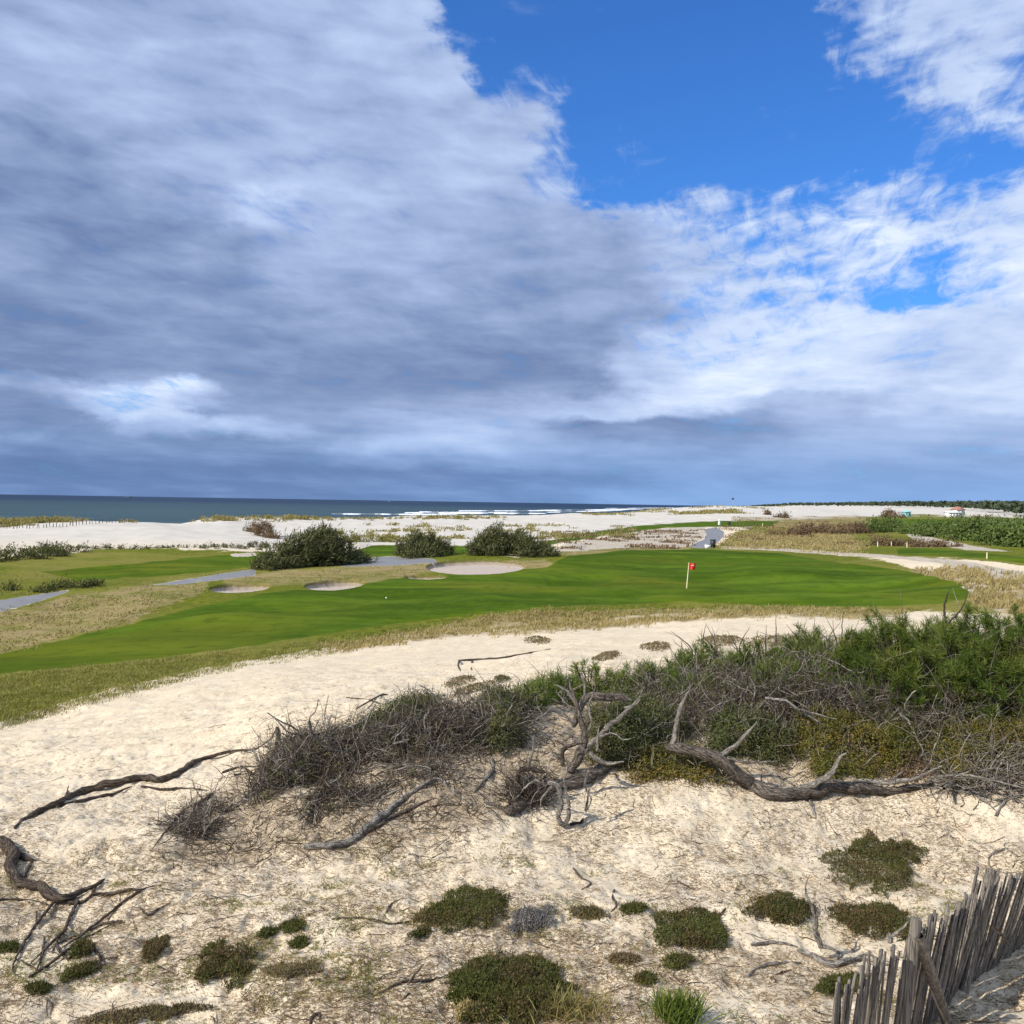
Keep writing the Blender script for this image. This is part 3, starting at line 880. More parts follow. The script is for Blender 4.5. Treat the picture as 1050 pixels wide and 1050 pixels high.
c2 = g.ss(g.math('ADD', g.math('ADD', g.math('ADD', cov, g.math('MULTIPLY', det, g.mixf(rightm, .9, .6))), g.math('MULTIPLY', rightm, ctr(n5, 1.05))), ctr(wisp, g.mixf(g.math('MULTIPLY', g.math('MULTIPLY', thin, cov), 4.0), .45, 1.5))), .16, .92)
b2 = g.math('ADD', g.math('ADD', g.math('ADD', bri, g.ss(el, .14, .03, -.005, .06)), g.math('MULTIPLY', rightm, ctr(n5, .22))), g.math('ADD', g.math('MULTIPLY', det, g.mixf(low, .22, .42)), ctr(wisp, g.mixf(low, .04, .12))))
cr_ = g.n('ShaderNodeValToRGB'); cr = cr_.color_ramp; cr.interpolation = 'LINEAR'
def lin(c): return tuple(((v / 255) / 12.92 if v / 255 <= .04045 else ((v / 255 + .055) / 1.055) ** 2.4) for v in c) + (1,)
stops = [(.1, (84, 106, 146)), (.3, (110, 131, 171)), (.45, (136, 156, 194)), (.6, (160, 179, 217)), (.75, (182, 201, 236)), (.9, (205, 221, 247)), (1.0, (228, 239, 254))]
cr.elements[0].position = stops[0][0]; cr.elements[0].color = lin(stops[0][1])
cr.elements[1].position = stops[-1][0]; cr.elements[1].color = lin(stops[-1][1])
for s_ in stops[1:-1]:
    e_ = cr.elements.new(s_[0]); e_.color = lin(s_[1])
nt.links.new(b2, cr_.inputs[0])
bg1 = g.n('ShaderNodeBackground'); bg1.inputs[1].default_value = .11
skc = g.mix(1.0, sky.outputs[0], (.36, .80, 1.42), 'MULTIPLY')
nt.links.new(skc, bg1.inputs[0])
bg2 = g.n('ShaderNodeBackground'); bg2.inputs[1].default_value = 1.0
tint = g.math('MULTIPLY', g.ss(el, .10, .0), g.ss(az, math.radians(-14), math.radians(12), .55, .85))
nt.links.new(g.mix(tint, cr_.outputs[0], g.mix(g.ss(b2, .15, .6), lin((92, 124, 176)), lin((130, 170, 224)))), bg2.inputs[0])
mx = g.n('ShaderNodeMixShader'); g.put(mx.inputs[0], c2)
nt.links.new(bg1.outputs[0], mx.inputs[1]); nt.links.new(bg2.outputs[0], mx.inputs[2])
wo = g.n('ShaderNodeOutputWorld'); nt.links.new(mx.outputs[0], wo.inputs[0])
W.cycles.sampling_method = 'MANUAL'; W.cycles.sample_map_resolution = 512
#SKY_END

scene.view_settings.view_transform = 'Standard'
scene.view_settings.look = 'None'
scene.view_settings.exposure = .12
scene.view_settings.gamma = 1
scene.cycles.max_bounces = 5
scene.cycles.diffuse_bounces = 3
scene.cycles.transparent_max_bounces = 4
scene.cycles.use_denoising = True
#OBJECTS_BEGIN

# ================================================================== OBJECTS
def vec(*a): return np.array(a, float)


def dist_of(P): return math.hypot(P[0], P[1])


def log_pts(pts, ref=None, sink=.35, n=None):
    """pixel outline of a limb (px, py, radius in px) -> centre line and radii in metres; without ref it lies on the ground,
    with ref=(px,py) or a distance it is held in the air at that distance"""
    out = []; Dr = None
    if ref is not None: Dr = float(ref) if np.isscalar(ref) else dist_of(g1(*ref))
    for i, e in enumerate(pts):
        px, py, r = e[:3]
        if Dr is None:
            P = g1(px, py + r * .9)
            D = dist_of(P); rm = r * D / F_PX
            P = P + vec(0, 0, rm * (1 - sink))
        else:
            D = Dr + (e[3] if len(e) > 3 and e[3] != 'g' else 0)
            if len(e) > 3 and e[3] == 'g': D = dist_of(g1(px, py + r * .95)) - .02
            P = at(px, py, np.array(D)); rm = r * D / F_PX
            zg = float(gz(P[0], P[1]))
            if P[2] < zg + rm * .3: P[2] = zg + rm * .3
        out.append([*P, rm])
    out = np.array(out)
    s = spline(out, n or max(8, len(pts) * 6))
    return s[:, :3], np.maximum(s[:, 3], .003)


def limb(mb, pts, ref=None, sides=12, rough=.13, sink=.35, wob=.07, scale=1.0, taper=.48):
    P, R = log_pts([(e[0], e[1], e[2] * scale, *e[3:]) for e in pts], ref, sink, max(10, len(pts) * 8))
    k_ = np.arange(len(P))
    R = R * (1 + .24 * (vnoise(k_ * .33, 0 * k_ + rng.random() * 50, 5) - .5) + .07 * (rng.random(len(P)) - .5))
    R = R * np.clip(taper + (1 - taper) * np.arange(len(R))[::-1] / (len(R) * .35), taper, 1)
    P = P + (rng.random(P.shape) - .5) * R[:, None] * wob * 2
    arc = np.concatenate([[0], np.cumsum(np.linalg.norm(np.diff(P, axis=0), axis=1))]) / (R.mean() * 5 + 1e-6); q_ = rng.random(3) * 90
    kink = np.stack([vnoise(arc, 0 * arc + q_[i], 44 + i) + .5 * vnoise(arc * 2.3, 0 * arc + q_[i], 54 + i) - .75 for i in range(3)], -1)
    P = P + kink * R[:, None] * np.minimum(1, arc[:, None] * .5) * (1.1 if ref is not None else .8)
    R[-1] *= .55; R[0] *= .8
    tubes(mb, P, R, sides, True, rough)
    return P, R


# ---------------------------------------------------------- generic plants
def lobes_from(lst):
    """(px, py of the base, half width px, half depth m, height px) -> centre, half width, half depth, height in metres"""
    o = []
    for px, py, w, dpt, h in lst:
        P = g1(px, py); D = dist_of(P); s = D / F_PX
        o.append((P + vec(0, dpt * .6, 0), w * s, dpt, h * s * 1.03))
    return o


def mound_points(lobes, n, shell=.55, jitter=.22):
    """points in clumps through low mounds, with outward directions"""
    vol = np.array([w * d * h + w * d * .4 for _, w, d, h in lobes]); vol /= vol.sum()
    li = rng.choice(len(lobes), n, p=vol)
    C = np.array([l[0] for l in lobes])[li]; S = np.array([[l[1], l[2], l[3]] for l in lobes])[li]
    d = rand_dir(n); d[:, 2] = np.abs(d[:, 2])
    r = rng.random(n) ** (1 / 3) * (1 - shell) + shell
    # uneven outline
    lump = .72 + .56 * vnoise(d[:, 0] * 2.3 + li * 7.1 + 9, d[:, 1] * 2.3 + d[:, 2] * 2.7 + li * 3.7, 41)
    P = C + d * S * (r * lump)[:, None]
    P[:, 2] = gz(P[:, 0], P[:, 1]) + (P[:, 2] - C[:, 2])
    N = unit(d / S * S.mean(1, keepdims=True) + rng.normal(size=(n, 3)) * jitter)
    return P, N, li


def clumpy(lobes, n_cl, per, spread, shell=.6):
    P, N, li = mound_points(lobes, n_cl, shell)
    k_ = np.repeat(np.arange(n_cl), per)
    sz = (.6 + .8 * rng.random(n_cl))[k_]
    Q = P[k_] + rng.normal(size=(len(k_), 3)) * spread * sz[:, None]
    Q[:, 2] = np.maximum(Q[:, 2], gz(Q[:, 0], Q[:, 1]) + .005)
    return Q, unit(N[k_] + rng.normal(size=(len(k_), 3)) * .55), P, N


def centre(lobes):
    c = np.mean([l[0] for l in lobes], 0)
    return vec(c[0], c[1], float(gz(c[0], c[1])))


def stems(mb, lobes, n, r=.012, K=6, up=.85):
    li = rng.choice(len(lobes), n)
    B = np.array([l[0] for l in lobes])[li]; S = np.array([[l[1], l[2], l[3]] for l in lobes])[li]
    B = B + rng.normal(size=(n, 3)) * S * [.25, .25, 0]
    B[:, 2] = gz(B[:, 0], B[:, 1]) - .03
    D = unit(rng.normal(size=(n, 3)) * [.9, .9, .3] + [0, 0, 1.0]); L = np.minimum(S[:, 2] * up + S[:, 0] * .35, S[:, 2] * 1.15)
    P = walk_twigs(B, D, L, K, .35)
    R = np.linspace(1, .3, K)[None] * r * (.6 + .8 * rng.random((n, 1)))
    tubes(mb, P, R, 4)


def leafy_shrub(name, label, cat, lobes, mat, n_cl, per, spread, size, group=None, stem_n=14, stem_r=.012, shell=.6, stem_mat='stem', twig=0):
    lobes = lobes_from(lobes)
    rt = root(name, centre(lobes), label, cat, group)
    mb = MB(); stems(mb, lobes, stem_n, stem_r); mb.build('stem', MT[stem_mat], rt)
    Q, N, P, Nc = clumpy(lobes, n_cl, per, spread, shell)
    mb = MB(); leaves(mb, Q, N, size * (.6 + .8 * rng.random(len(Q))), .5); mb.build('foliage', MT[mat], rt)
    if twig:
        mb = MB(); P, N, li = mound_points(lobes, twig, .45)
        T = walk_twigs(P - N * .12, unit(N + rng.normal(size=N.shape) * .8), .22 + .3 * rng.random(len(P)), 6, .6)
        tubes(mb, T, np.linspace(1, .35, 6)[None] * (.004 + .006 * rng.random((len(P), 1))), 3); mb.build('bare_twigs', MT['twig'], rt)
    return rt


# ---------------------------------------------------------- pines with needle tufts
def pine(name, label, lobes, n_tuft, per=55, L=.15, group=None, up=.9, bare=40, W=.0075):
    lobes = lobes_from(lobes)
    rt = root(name, centre(lobes), label, 'pine', group)
    P, N, li = mound_points(lobes, n_tuft, .5, .3)
    N = unit(N * .8 + [-.15, -.1, up] + rng.normal(size=N.shape) * .3)
    k_ = np.repeat(np.arange(n_tuft), per)
    ts = (.75 + .5 * rng.random(n_tuft))
    al = rng.random(len(k_)) ** .8                       # along the shoot
    shoot = (.20 * ts)[k_] * al
    B = P[k_] + N[k_] * (shoot - .12)[:, None] + rng.normal(size=(len(k_), 3)) * .006
    D = unit(N[k_] * (.35 + .6 * al)[:, None] + rand_dir(len(k_)) * .72)
    mb = MB(); blades(mb, B, D, L * ts[k_] * (.7 + .5 * rng.random(len(k_))), W, .12); mb.build('needles', MT['pine'], rt)
    mb = MB()
    C0 = np.array([l[0] for l in lobes])[li]
    S0 = P - N * .12
    base_ = C0 + (S0 - C0) * .25; base_[:, 2] = gz(base_[:, 0], base_[:, 1]) + .05
    mid = base_ * .45 + S0 * .55 + rng.normal(size=P.shape) * .10 - [0, 0, .06]
    t = np.linspace(0, 1, 7)[None, :, None]
    B3 = (1 - t) ** 2 * base_[:, None] + 2 * t * (1 - t) * mid[:, None] + t ** 2 * (P + N * .03)[:, None]
    B3 = B3 + rng.normal(size=B3.shape) * .018
    tubes(mb, B3, np.linspace(.016, .006, 7)[None] * (.7 + .6 * rng.random((n_tuft, 1))), 5)
    mb.build('branch', MT['twig_d'], rt)
    if bare:
        mb = MB(); P, N, li = mound_points(lobes, bare, .7)
        T = walk_twigs(P - N * .3, unit(N + rng.normal(size=N.shape) * .6), .4 + .5 * rng.random(bare), 7, .55)
        tubes(mb, T, np.linspace(1, .3, 7)[None] * (.006 + .008 * rng.random((bare, 1))), 4); mb.build('bare_twigs', MT['twig'], rt)
    return rt


# ---------------------------------------------------------- dead scrub: a tangle of grey twigs
def tangle(name, label, lobes, n, mat='twig', group='dead grey scrub on the bank', leaf=0, big=30, cat='dead scrub', Ls=(.25, .55), dark=.35):
    lobes = lobes_from([(a_, b_, c_, d_, e_ * .70) for a_, b_, c_, d_, e_ in lobes])
    rt = root(name, centre(lobes), label, cat, group)
    for frac, mname, pn in ((1 - dark, mat, 'twigs'), (dark, 'twig_d', 'dark_twigs')):
        m_ = int(n * frac); mb = MB()
        P, N, li = mound_points(lobes, m_, .15)
        # twigs spray outwards and to the lee side
        D = unit(N * .45 + rng.normal(size=N.shape) * .75 + [.25, -.1, .22])
        L = Ls[0] + Ls[1] * rng.random(m_) ** 2
        T = walk_twigs(P - D * (L * .4)[:, None], D, L, 7, .75)
        zz = gz(T[..., 0], T[..., 1]); T[..., 2] = np.maximum(T[..., 2], zz + .006)
        R = np.linspace(1, .35, 7)[None] * (.0035 + .0075 * rng.random((m_, 1)) ** 2.2)
        tubes(mb, T, R, 3); mb.build(pn, MT[mname], rt)
    if big:
        mb = MB(); P, N, li = mound_points(lobes, big, .5)
        D = unit(N * .4 + rng.normal(size=N.shape) * [.9, .7, .45] + [.2, -.15, .1]); L = .5 + .8 * rng.random(big)
        T = walk_twigs(P - D * (L * .5)[:, None], D, L, 9, .6)
        zz = gz(T[..., 0], T[..., 1]); T[..., 2] = np.maximum(T[..., 2], zz + .015)
        tubes(mb, T, np.linspace(1, .4, 9)[None] * (.010 + .014 * rng.random((big, 1))), 6, False, .2); mb.build('branch', MT['dead'], rt)
    if leaf:
        Q, N, P, Nc = clumpy(lobes, leaf, 40, .05, .5)
        mb = MB(); leaves(mb, Q, N, .014 * (.6 + .8 * rng.random(len(Q))), .5); mb.build('foliage', MT['scrub'], rt)
    return rt


def low_mat(name, label, px, py, rx, ry, mat='mat', h=.13, n=5000, group='low heathery mats on the foreground sand', size=.013, cat='ground cover plant', tilt=0.0, top=None):
    """a flat cushion plant; rx, ry in photo pixels"""
    n = int(n)
    a = rng.random(n) * 2 * math.pi; r = np.sqrt(rng.random(n)); r = np.where(rng.random(n) < .07, r * (1 + .35 * rng.random(n)), r)
    seed_ = px * .37 + py * .11
    edge = .70 + .6 * vnoise(np.cos(a) * 1.7 + seed_, np.sin(a) * 1.7 + 4, 51) + .34 * (vnoise(np.cos(a) * 7 + seed_, np.sin(a) * 7 + 4, 52) - .5)
    q = r * edge
    x = px + rx * q * np.cos(a); y = py + ry * q * np.sin(a) + tilt * rx * q * np.cos(a)
    B = ground(x, y)
    lump = .55 + .9 * fbm(B[:, 0] / .22, B[:, 1] / .22, 2, 53)
    H = h * .66 * np.sqrt(np.clip(1 - r ** 3.0, 0, 1)) * lump
    kp = vnoise(B[:, 0] / .13 + 3, B[:, 1] / .13, 57) + .35 * (1 - r) > .30
    if rx > 24 and not kp.all(): B, H, r = B[kp], H[kp], r[kp]; n = len(B)
    up = rng.random(n) ** .45
    P = B + np.stack([rng.normal(size=n) * .012, rng.normal(size=n) * .012, H * up + .008], -1)
    N = unit(rng.normal(size=(n, 3)) * .7 + [0, -.1, .55])
    c = g1(px, py); fd = max(1.0, dist_of(c) / 15); size = size * fd
    mb = MB(); leaves(mb, P, N, size * (.6 + .9 * rng.random(n)), .42)
    k_ = rng.choice(n, n // 4); blades(mb, P[k_] - [0, 0, .02], unit(rng.normal(size=(len(k_), 3)) * .45 + [0, 0, 1]), .05 + .03 * rng.random(len(k_)), .007 * fd)
    return tag(mb.build(name, MT[mat], None, False, c), label, cat, group)


# ---------------------------------------------------------- foreground mats
MATS = [
    ('large round green and reddish heath mat below the bleached log', 903, 886, 47, 29, 'mat', .17, 11000, .05),
    ('dark heath mat beside the upright dead twig of the driftwood', 800, 935, 31, 15, 'mat', .13, 5200, 0),
    ('flat reddish green mat just above the paling fence', 899, 945, 45, 16, 'mat', .13, 7000, .03),
    ('half bare brownish mat in the lee of the driftwood beside the fence', 868, 1011, 30, 10, 'mat', .09, 3600, 0),
    ('oval dark mat with a bare tail on its left, third from the fence', 711, 957, 38, 19, 'mat', .14, 6500, .1),
    ('dark green mat with a rusty left half, highest of the mats in the middle', 476, 936, 46, 19, 'mat', .15, 7500, -.14),
    ('largest dark heath mat with purple brown top at the lower edge', 519, 1022, 78, 36, 'mat', .2, 19000, .0),
    ('dark mat on the left of the slope with a wispy tip', 229, 993, 31, 24, 'mat', .15, 6500, -.1),
    ('small dark tuft at the end of the driftwood twigs', 84, 976, 12, 7, 'mat', .1, 1300, -.2),
    ('long narrow green tuft below the driftwood twigs', 83, 998, 17, 6, 'mat', .07, 1500, -.35),
    ('little green tuft lowest on the left', 39, 1016, 12, 5, 'mat', .07, 900, -.15),
    ('small leaning tuft left of the dark mat', 158, 976, 15, 10, 'mat', .09, 1200, -.5),
    ('small tuft at the left edge of the slope', 8, 973, 13, 5, 'mat', .06, 900, -.1),
    ('small bright green tuft above the dark oval mat', 649, 933, 13, 5, 'mat', .06, 1000, -.1),
    ('small green tuft below the dark oval mat', 697, 988, 14, 7, 'mat', .07, 1000, -.1),
    ('tiny bright green cushion near the bottom beside bare sand', 662, 1006, 10, 5, 'mat', .06, 800, .0),
    ('little green tuft left of the slope centre', 300, 951, 12, 6, 'mat', .07, 900, -.1),
    ('faint flat tuft beside a short dark stub', 275, 958, 10, 4, 'mat', .05, 600, -.3),
    ('small green tuft with a dark stub beside it', 307, 968, 9, 5, 'mat', .06, 600, -.2),
    ('tiny grey green sprig below the rusty mat', 431, 958, 10, 4, 'mat', .05, 600, -.2),
    ('brown withered mat beside the grey cushion', 603, 937, 18, 6, 'brownmat', .05, 1300, .0),
    ('brown withered patch low beside the largest mat', 640, 985, 16, 5, 'brownmat', .05, 1000, .0),
    ('dry brown mat under the green tuft at the left', 300, 995, 28, 8, 'brownmat', .045, 1300, -.1),
    ('dry brown strip of plants at the lower left', 150, 1042, 60, 7, 'brownmat', .05, 2600, -.12),
    ('flat brown patch on the upper sand near the dry grass', 552, 657, 13, 4, 'brownmat', .12, 700, .0),
    ('brown patch on the upper sand left of the pine row', 470, 700, 16, 5, 'brownmat', .10, 900, -.3),
    ('long dark brown patch on the upper sand', 485, 707, 20, 4, 'brownmat', .10, 1000, -.25),
    ('brown heath patch on the sand before the pine crest', 673, 664, 16, 5, 'brownmat', .15, 900, .0),
    ('brown heath patch between sand and juniper green', 622, 674, 15, 4, 'brownmat', .12, 900, -.2),
    ('dark brown heath strip along the crest', 740, 658, 24, 5, 'brownmat', .2, 1500, .0),
    ('dark purplish heath at the crest below the fairway', 800, 660, 34, 6, 'brownmat', .22, 2200, .0),
    ('small green cushion alone on the upper sand', 516, 697, 9, 3, 'mat', .1, 500, .0),
]
for lb_, px, py, rx, ry, mt_, h, n, tl in MATS:
    low_mat('heath_mat', lb_, px, py, rx, ry, mt_, h, n, tilt=tl)
low_mat('cushion_plant', 'grey leafless cushion plant between two green mats', 545, 946, 24, 10, 'greymat', .15, 3000, None, .010, 'cushion plant', -.18)
low_mat('straw_tuft', 'dead straw coloured flower tuft in front of the largest mat', 477, 1042, 9, 7, 'straw', .15, 700, None, .012, 'dead plant')

# spiky green tuft at the lower edge
c = g1(694, 1046); rt = root('spiky_grass_tuft', c, 'bright green spiky grass tuft at the lower edge of the sand', 'grass tuft')
mb = MB(); n = 420
B = c + rng.normal(size=(n, 3)) * [.09, .09, 0]; B[:, 2] = gz(B[:, 0], B[:, 1])
blades(mb, B, unit(rng.normal(size=(n, 3)) * [.42, .42, .1] + [0, 0, 1]), .2 + .15 * rng.random(n), .011, .1)
mb.build('blades', MT['pine'], rt)
c = g1(590, 1040); rt = root('dry_bush', c, 'yellowing straw bush at the right end of the largest mat', 'dry plant')
mb = MB(); n = 500
B = c + rng.normal(size=(n, 3)) * [.16, .10, 0]; B[:, 2] = gz(B[:, 0], B[:, 1])
blades(mb, B, unit(rng.normal(size=(n, 3)) * [.6, .5, .1] + [0, 0, .8]), .1 + .14 * rng.random(n), .008, .1)
mb.build('blades', MT['marram'], rt)

# ---------------------------------------------------------- dead scrub and living low cover on the bank
SC = 'tangle of grey dead twigs '
tangle('dead_shrub', SC + 'at the left end of the bank above the fallen branch', [(292, 806, 44, .5, 38), (322, 790, 40, .6, 36), (352, 800, 34, .5, 30), (330, 838, 26, .35, 26), (300, 775, 30, .5, 22), (270, 822, 26, .4, 12), (375, 826, 30, .4, 14)], 2300, dark=.6, leaf=110)
tangle('dead_shrub', SC + 'on the crest left of the uprooted stump', [(395, 782, 48, .6, 40), (440, 776, 46, .7, 42), (480, 768, 46, .7, 46), (515, 756, 30, .6, 42), (430, 800, 40, .4, 16)], 2500, dark=.55, leaf=120)
tangle('dead_shrub', SC + 'behind the upright arm of the long log', [(660, 745, 44, .8, 36), (715, 752, 48, .8, 46), (770, 752, 52, .8, 52), (700, 722, 60, .8, 36), (760, 716, 60, .9, 42)], 2600, dark=.6, leaf=260)
tangle('dead_shrub', SC + 'below the big green pine, shading a dark hollow', [(825, 756, 54, .8, 62), (880, 760, 54, .8, 60), (850, 722, 60, .9, 50), (930, 764, 52, .7, 42)], 2700, dark=.65, leaf=240)
tangle('dead_shrub', SC + 'under the pine branches at the right edge', [(985, 768, 52, .7, 46), (1045, 762, 52, .8, 52), (1010, 735, 52, .8, 44)], 1600, dark=.6, leaf=200)
tangle('brush_heap', 'heap of long bare twigs at the tip of the bleached log', [(985, 812, 26, .4, 20), (1025, 816, 32, .5, 26), (1060, 812, 26, .5, 26)], 420, big=26, cat='brush heap', group=None, Ls=(.4, .9), dark=.2)
tangle('dead_shrub', 'little dark tangle of roots at the left foot of the bank', [(195, 862, 28, .3, 14), (212, 838, 24, .3, 14), (180, 850, 16, .3, 8)], 380, dark=.6, big=3)
tangle('dead_shrub', 'small dark purplish tangle of twigs left of the forked stump root', [(540, 826, 24, .3, 24)], 500, dark=.7, big=2)

leafy_shrub('low_shrub', 'dark low green shrub behind the left dead scrub', 'shrub', [(408, 752, 36, .5, 24), (430, 742, 30, .5, 22), (385, 755, 20, .4, 18), (350, 768, 24, .4, 16)], 'scrub', 620, 40, .055, .016, twig=160)
leafy_shrub('low_shrub', 'dark green shrub with bare twigs left of the uprooted stump', 'shrub', [(517, 772, 20, .4, 40), (508, 746, 22, .5, 34), (528, 736, 16, .4, 24)], 'scrub', 340, 40, .055, .016, twig=120)
leafy_shrub('low_shrub', 'broad dark green shrub right of the uprooted stump', 'shrub', [(636, 784, 34, .5, 48), (668, 776, 34, .5, 46), (650, 750, 40, .6, 36), (622, 756, 24, .5, 30)], 'scrub', 900, 40, .06, .016, twig=420)
leafy_shrub('low_shrub', 'yellowish low shrub under the upright arm of the log', 'shrub', [(690, 796, 40, .3, 16), (722, 800, 26, .25, 12), (662, 795, 24, .3, 12)], 'scrub_y', 300, 40, .055, .015, twig=200)
leafy_shrub('low_shrub', 'dark green shrub behind the middle of the bleached log', 'shrub', [(758, 775, 34, .4, 30), (790, 778, 30, .4, 24)], 'scrub', 420, 40, .055, .016, twig=220)
leafy_shrub('low_shrub', 'yellow green mossy shrub under the dead scrub, rust tinged beneath', 'shrub', [(850, 782, 36, .5, 30), (890, 782, 40, .5, 30), (925, 785, 24, .45, 20)], 'scrub_y', 560, 42, .06, .016, twig=160)
leafy_shrub('low_shrub', 'green mossy shrub at the right edge above the brush heap', 'shrub', [(1000, 795, 36, .5, 24), (1040, 790, 34, .5, 30)], 'scrub_y', 480, 42, .06, .016, twig=160)
leafy_shrub('low_shrub', 'small olive shrub around the upturned stub of the log', 'shrub', [(850, 798, 18, .25, 13), (885, 798, 18, .25, 11)], 'scrub_y', 150, 40, .05, .014, twig=40)
leafy_shrub('rusty_shrub', 'small rust brown withered shrub behind the upturned stub of the log', 'shrub', [(868, 786, 16, .25, 12), (940, 800, 22, .3, 8)], 'rust', 150, 36, .05, .014, twig=40)

# ---------------------------------------------------------- pines
pine('pine_shrub', 'largest bright green pine shrub, cut by the right edge', [(885, 722, 36, .8, 50), (910, 728, 40, .8, 62), (945, 735, 52, 1.0, 76), (1005, 740, 56, 1.0, 82), (1060, 742, 52, 1.0, 84), (970, 712, 60, 1.0, 58), (920, 742, 40, .8, 60), (1030, 752, 50, .7, 66), (975, 748, 44, .6, 60)], 1050, 64, .17, up=.55, bare=150)
pine('pine_shrub', 'low green pine spreading along the crest left of the largest pine', [(830, 706, 40, .8, 44), (872, 712, 38, .8, 52), (790, 702, 36, .8, 38), (850, 724, 40, .6, 34), (805, 720, 34, .6, 30)], 560, 54, .155, up=.6, bare=220)
pine('pine_shrub', 'low dark green pine sprigs in the middle of the crest', [(700, 708, 34, .6, 32), (668, 712, 28, .6, 26), (735, 704, 34, .7, 36), (760, 706, 30, .6, 34), (715, 722, 34, .5, 26)], 380, 50, .15, bare=160)
pine('pine_shrub', 'small row of pine sprigs behind the uprooted stump', [(545, 730, 22, .5, 26), (575, 722, 24, .5, 24), (610, 716, 26, .5, 24), (640, 712, 20, .5, 22)], 190, 50, .14, bare=60)
# the bare leader that stands above the big pine
mb = MB()
limb(mb, [(962, 690, 1.8), (966, 665, 1.6), (969, 650, 1.4), (970, 636, 1.2)], 18.0, 7)
limb(mb, [(970, 640, 1.1), (968, 622, .9), (972, 609, .7), (975, 602, .5)], 18.0, 6)
limb(mb, [(969, 642, 1.0), (983, 628, .8), (990, 614, .6), (992, 604, .4)], 18.0, 6)
o = mb.build('dead_pine_top', MT['twig_d'], None, True, origin=at(955, 670, np.array(18.0)))
tag(o, 'dark bare forked branch standing above the big green pine', 'dead branch')
mb = MB()
for k_ in range(26):
    x = 700 + k_ * 9 + rng.normal() * 4; y0 = 690 - abs(rng.normal()) * 8; hgt = 26 + 30 * rng.random()
    limb(mb, [(x, y0, .8), (x + rng.normal() * 4, y0 - hgt * .5, .6), (x + rng.normal() * 8, y0 - hgt, .35)], 19.0 + rng.random() * 1.5, 4)
o = mb.build('bare_shoots', MT['twig_d'], None, False, origin=g1(810, 690))
tag(o, 'fringe of thin bare shoots standing along the crest before the dry grass', 'bare shoots', None, 'stuff')

# ---------------------------------------------------------- dead wood
def wood(name, label, cat, limbs, mat='dead', parts=None):
    P0 = None; rt = None; first = True
    for i, l in enumerate(limbs):
        pts, kw = l[0], (l[1] if len(l) > 1 else {})
        mb = MB(); kw = dict(kw); mt_ = kw.pop('mat', mat); pn = kw.pop('name', 'trunk' if i == 0 else 'branch'); tw = kw.pop('twigs', 0)
        if mt_ == 'bark': kw.setdefault('taper', .72)
        kw.setdefault('scale', (.58 if i == 0 else .47) if max(e[2] for e in pts) > 2.2 else .95)
        P, R = limb(mb, pts, **kw)
        if rt is None: rt = root(name, P[len(P) // 2], label, cat)
        mb.build(pn, MT[mt_], rt, True)
    return rt


LOG = wood('fallen_pine_log', 'long bleached pine log lying across the sand with an upright arm', 'log', [
    ([(684, 766, 8), (700, 768, 9), (727, 774, 10.5), (745, 786, 11.5), (765, 800, 12, 'g'), (790, 811, 12, 'g'), (820, 812, 11.5, 'g'), (850, 806, 11.5, 'g'), (872, 808, 11, 'g'), (900, 809, 8.5, 'g'), (930, 808, 7, 'g'), (957, 803, 5, 'g')], {'mat': 'bark', 'sides': 14, 'ref': (790, 822)}),
    ([(689, 766, 7), (693, 748, 5.5), (697, 728, 5), (703, 716, 4), (708, 705, 2.4)], {'ref': (790, 822)}),
    ([(738, 776, 6), (755, 763, 4.2), (768, 750, 3.4), (776, 740, 2.2)], {'ref': (790, 822)}),
    ([(746, 777, 4), (768, 782, 3.2), (790, 781, 2.6), (798, 780, 2)], {'ref': (790, 822)}),
    ([(798, 812, 6), (815, 809, 7), (838, 801, 7), (853, 790, 6.5), (862, 776, 5), (868, 772, 4)], {'ref': (830, 822)}),
    ([(880, 806, 5), (925, 801, 4.5), (945, 795, 3.8), (966, 785, 2.6)], {'ref': (910, 816)}),
    ([(950, 800, 4), (985, 806, 3), (1010, 822, 2.2), (1030, 838, 1.3)], {}),
    ([(955, 797, 3), (990, 795, 2.4), (1030, 803, 1.8), (1065, 812, 1)], {'ref': (960, 815)}),
    ([(830, 820, 2), (834, 830, 1.8), (836, 838, 1.2)], {}),
])
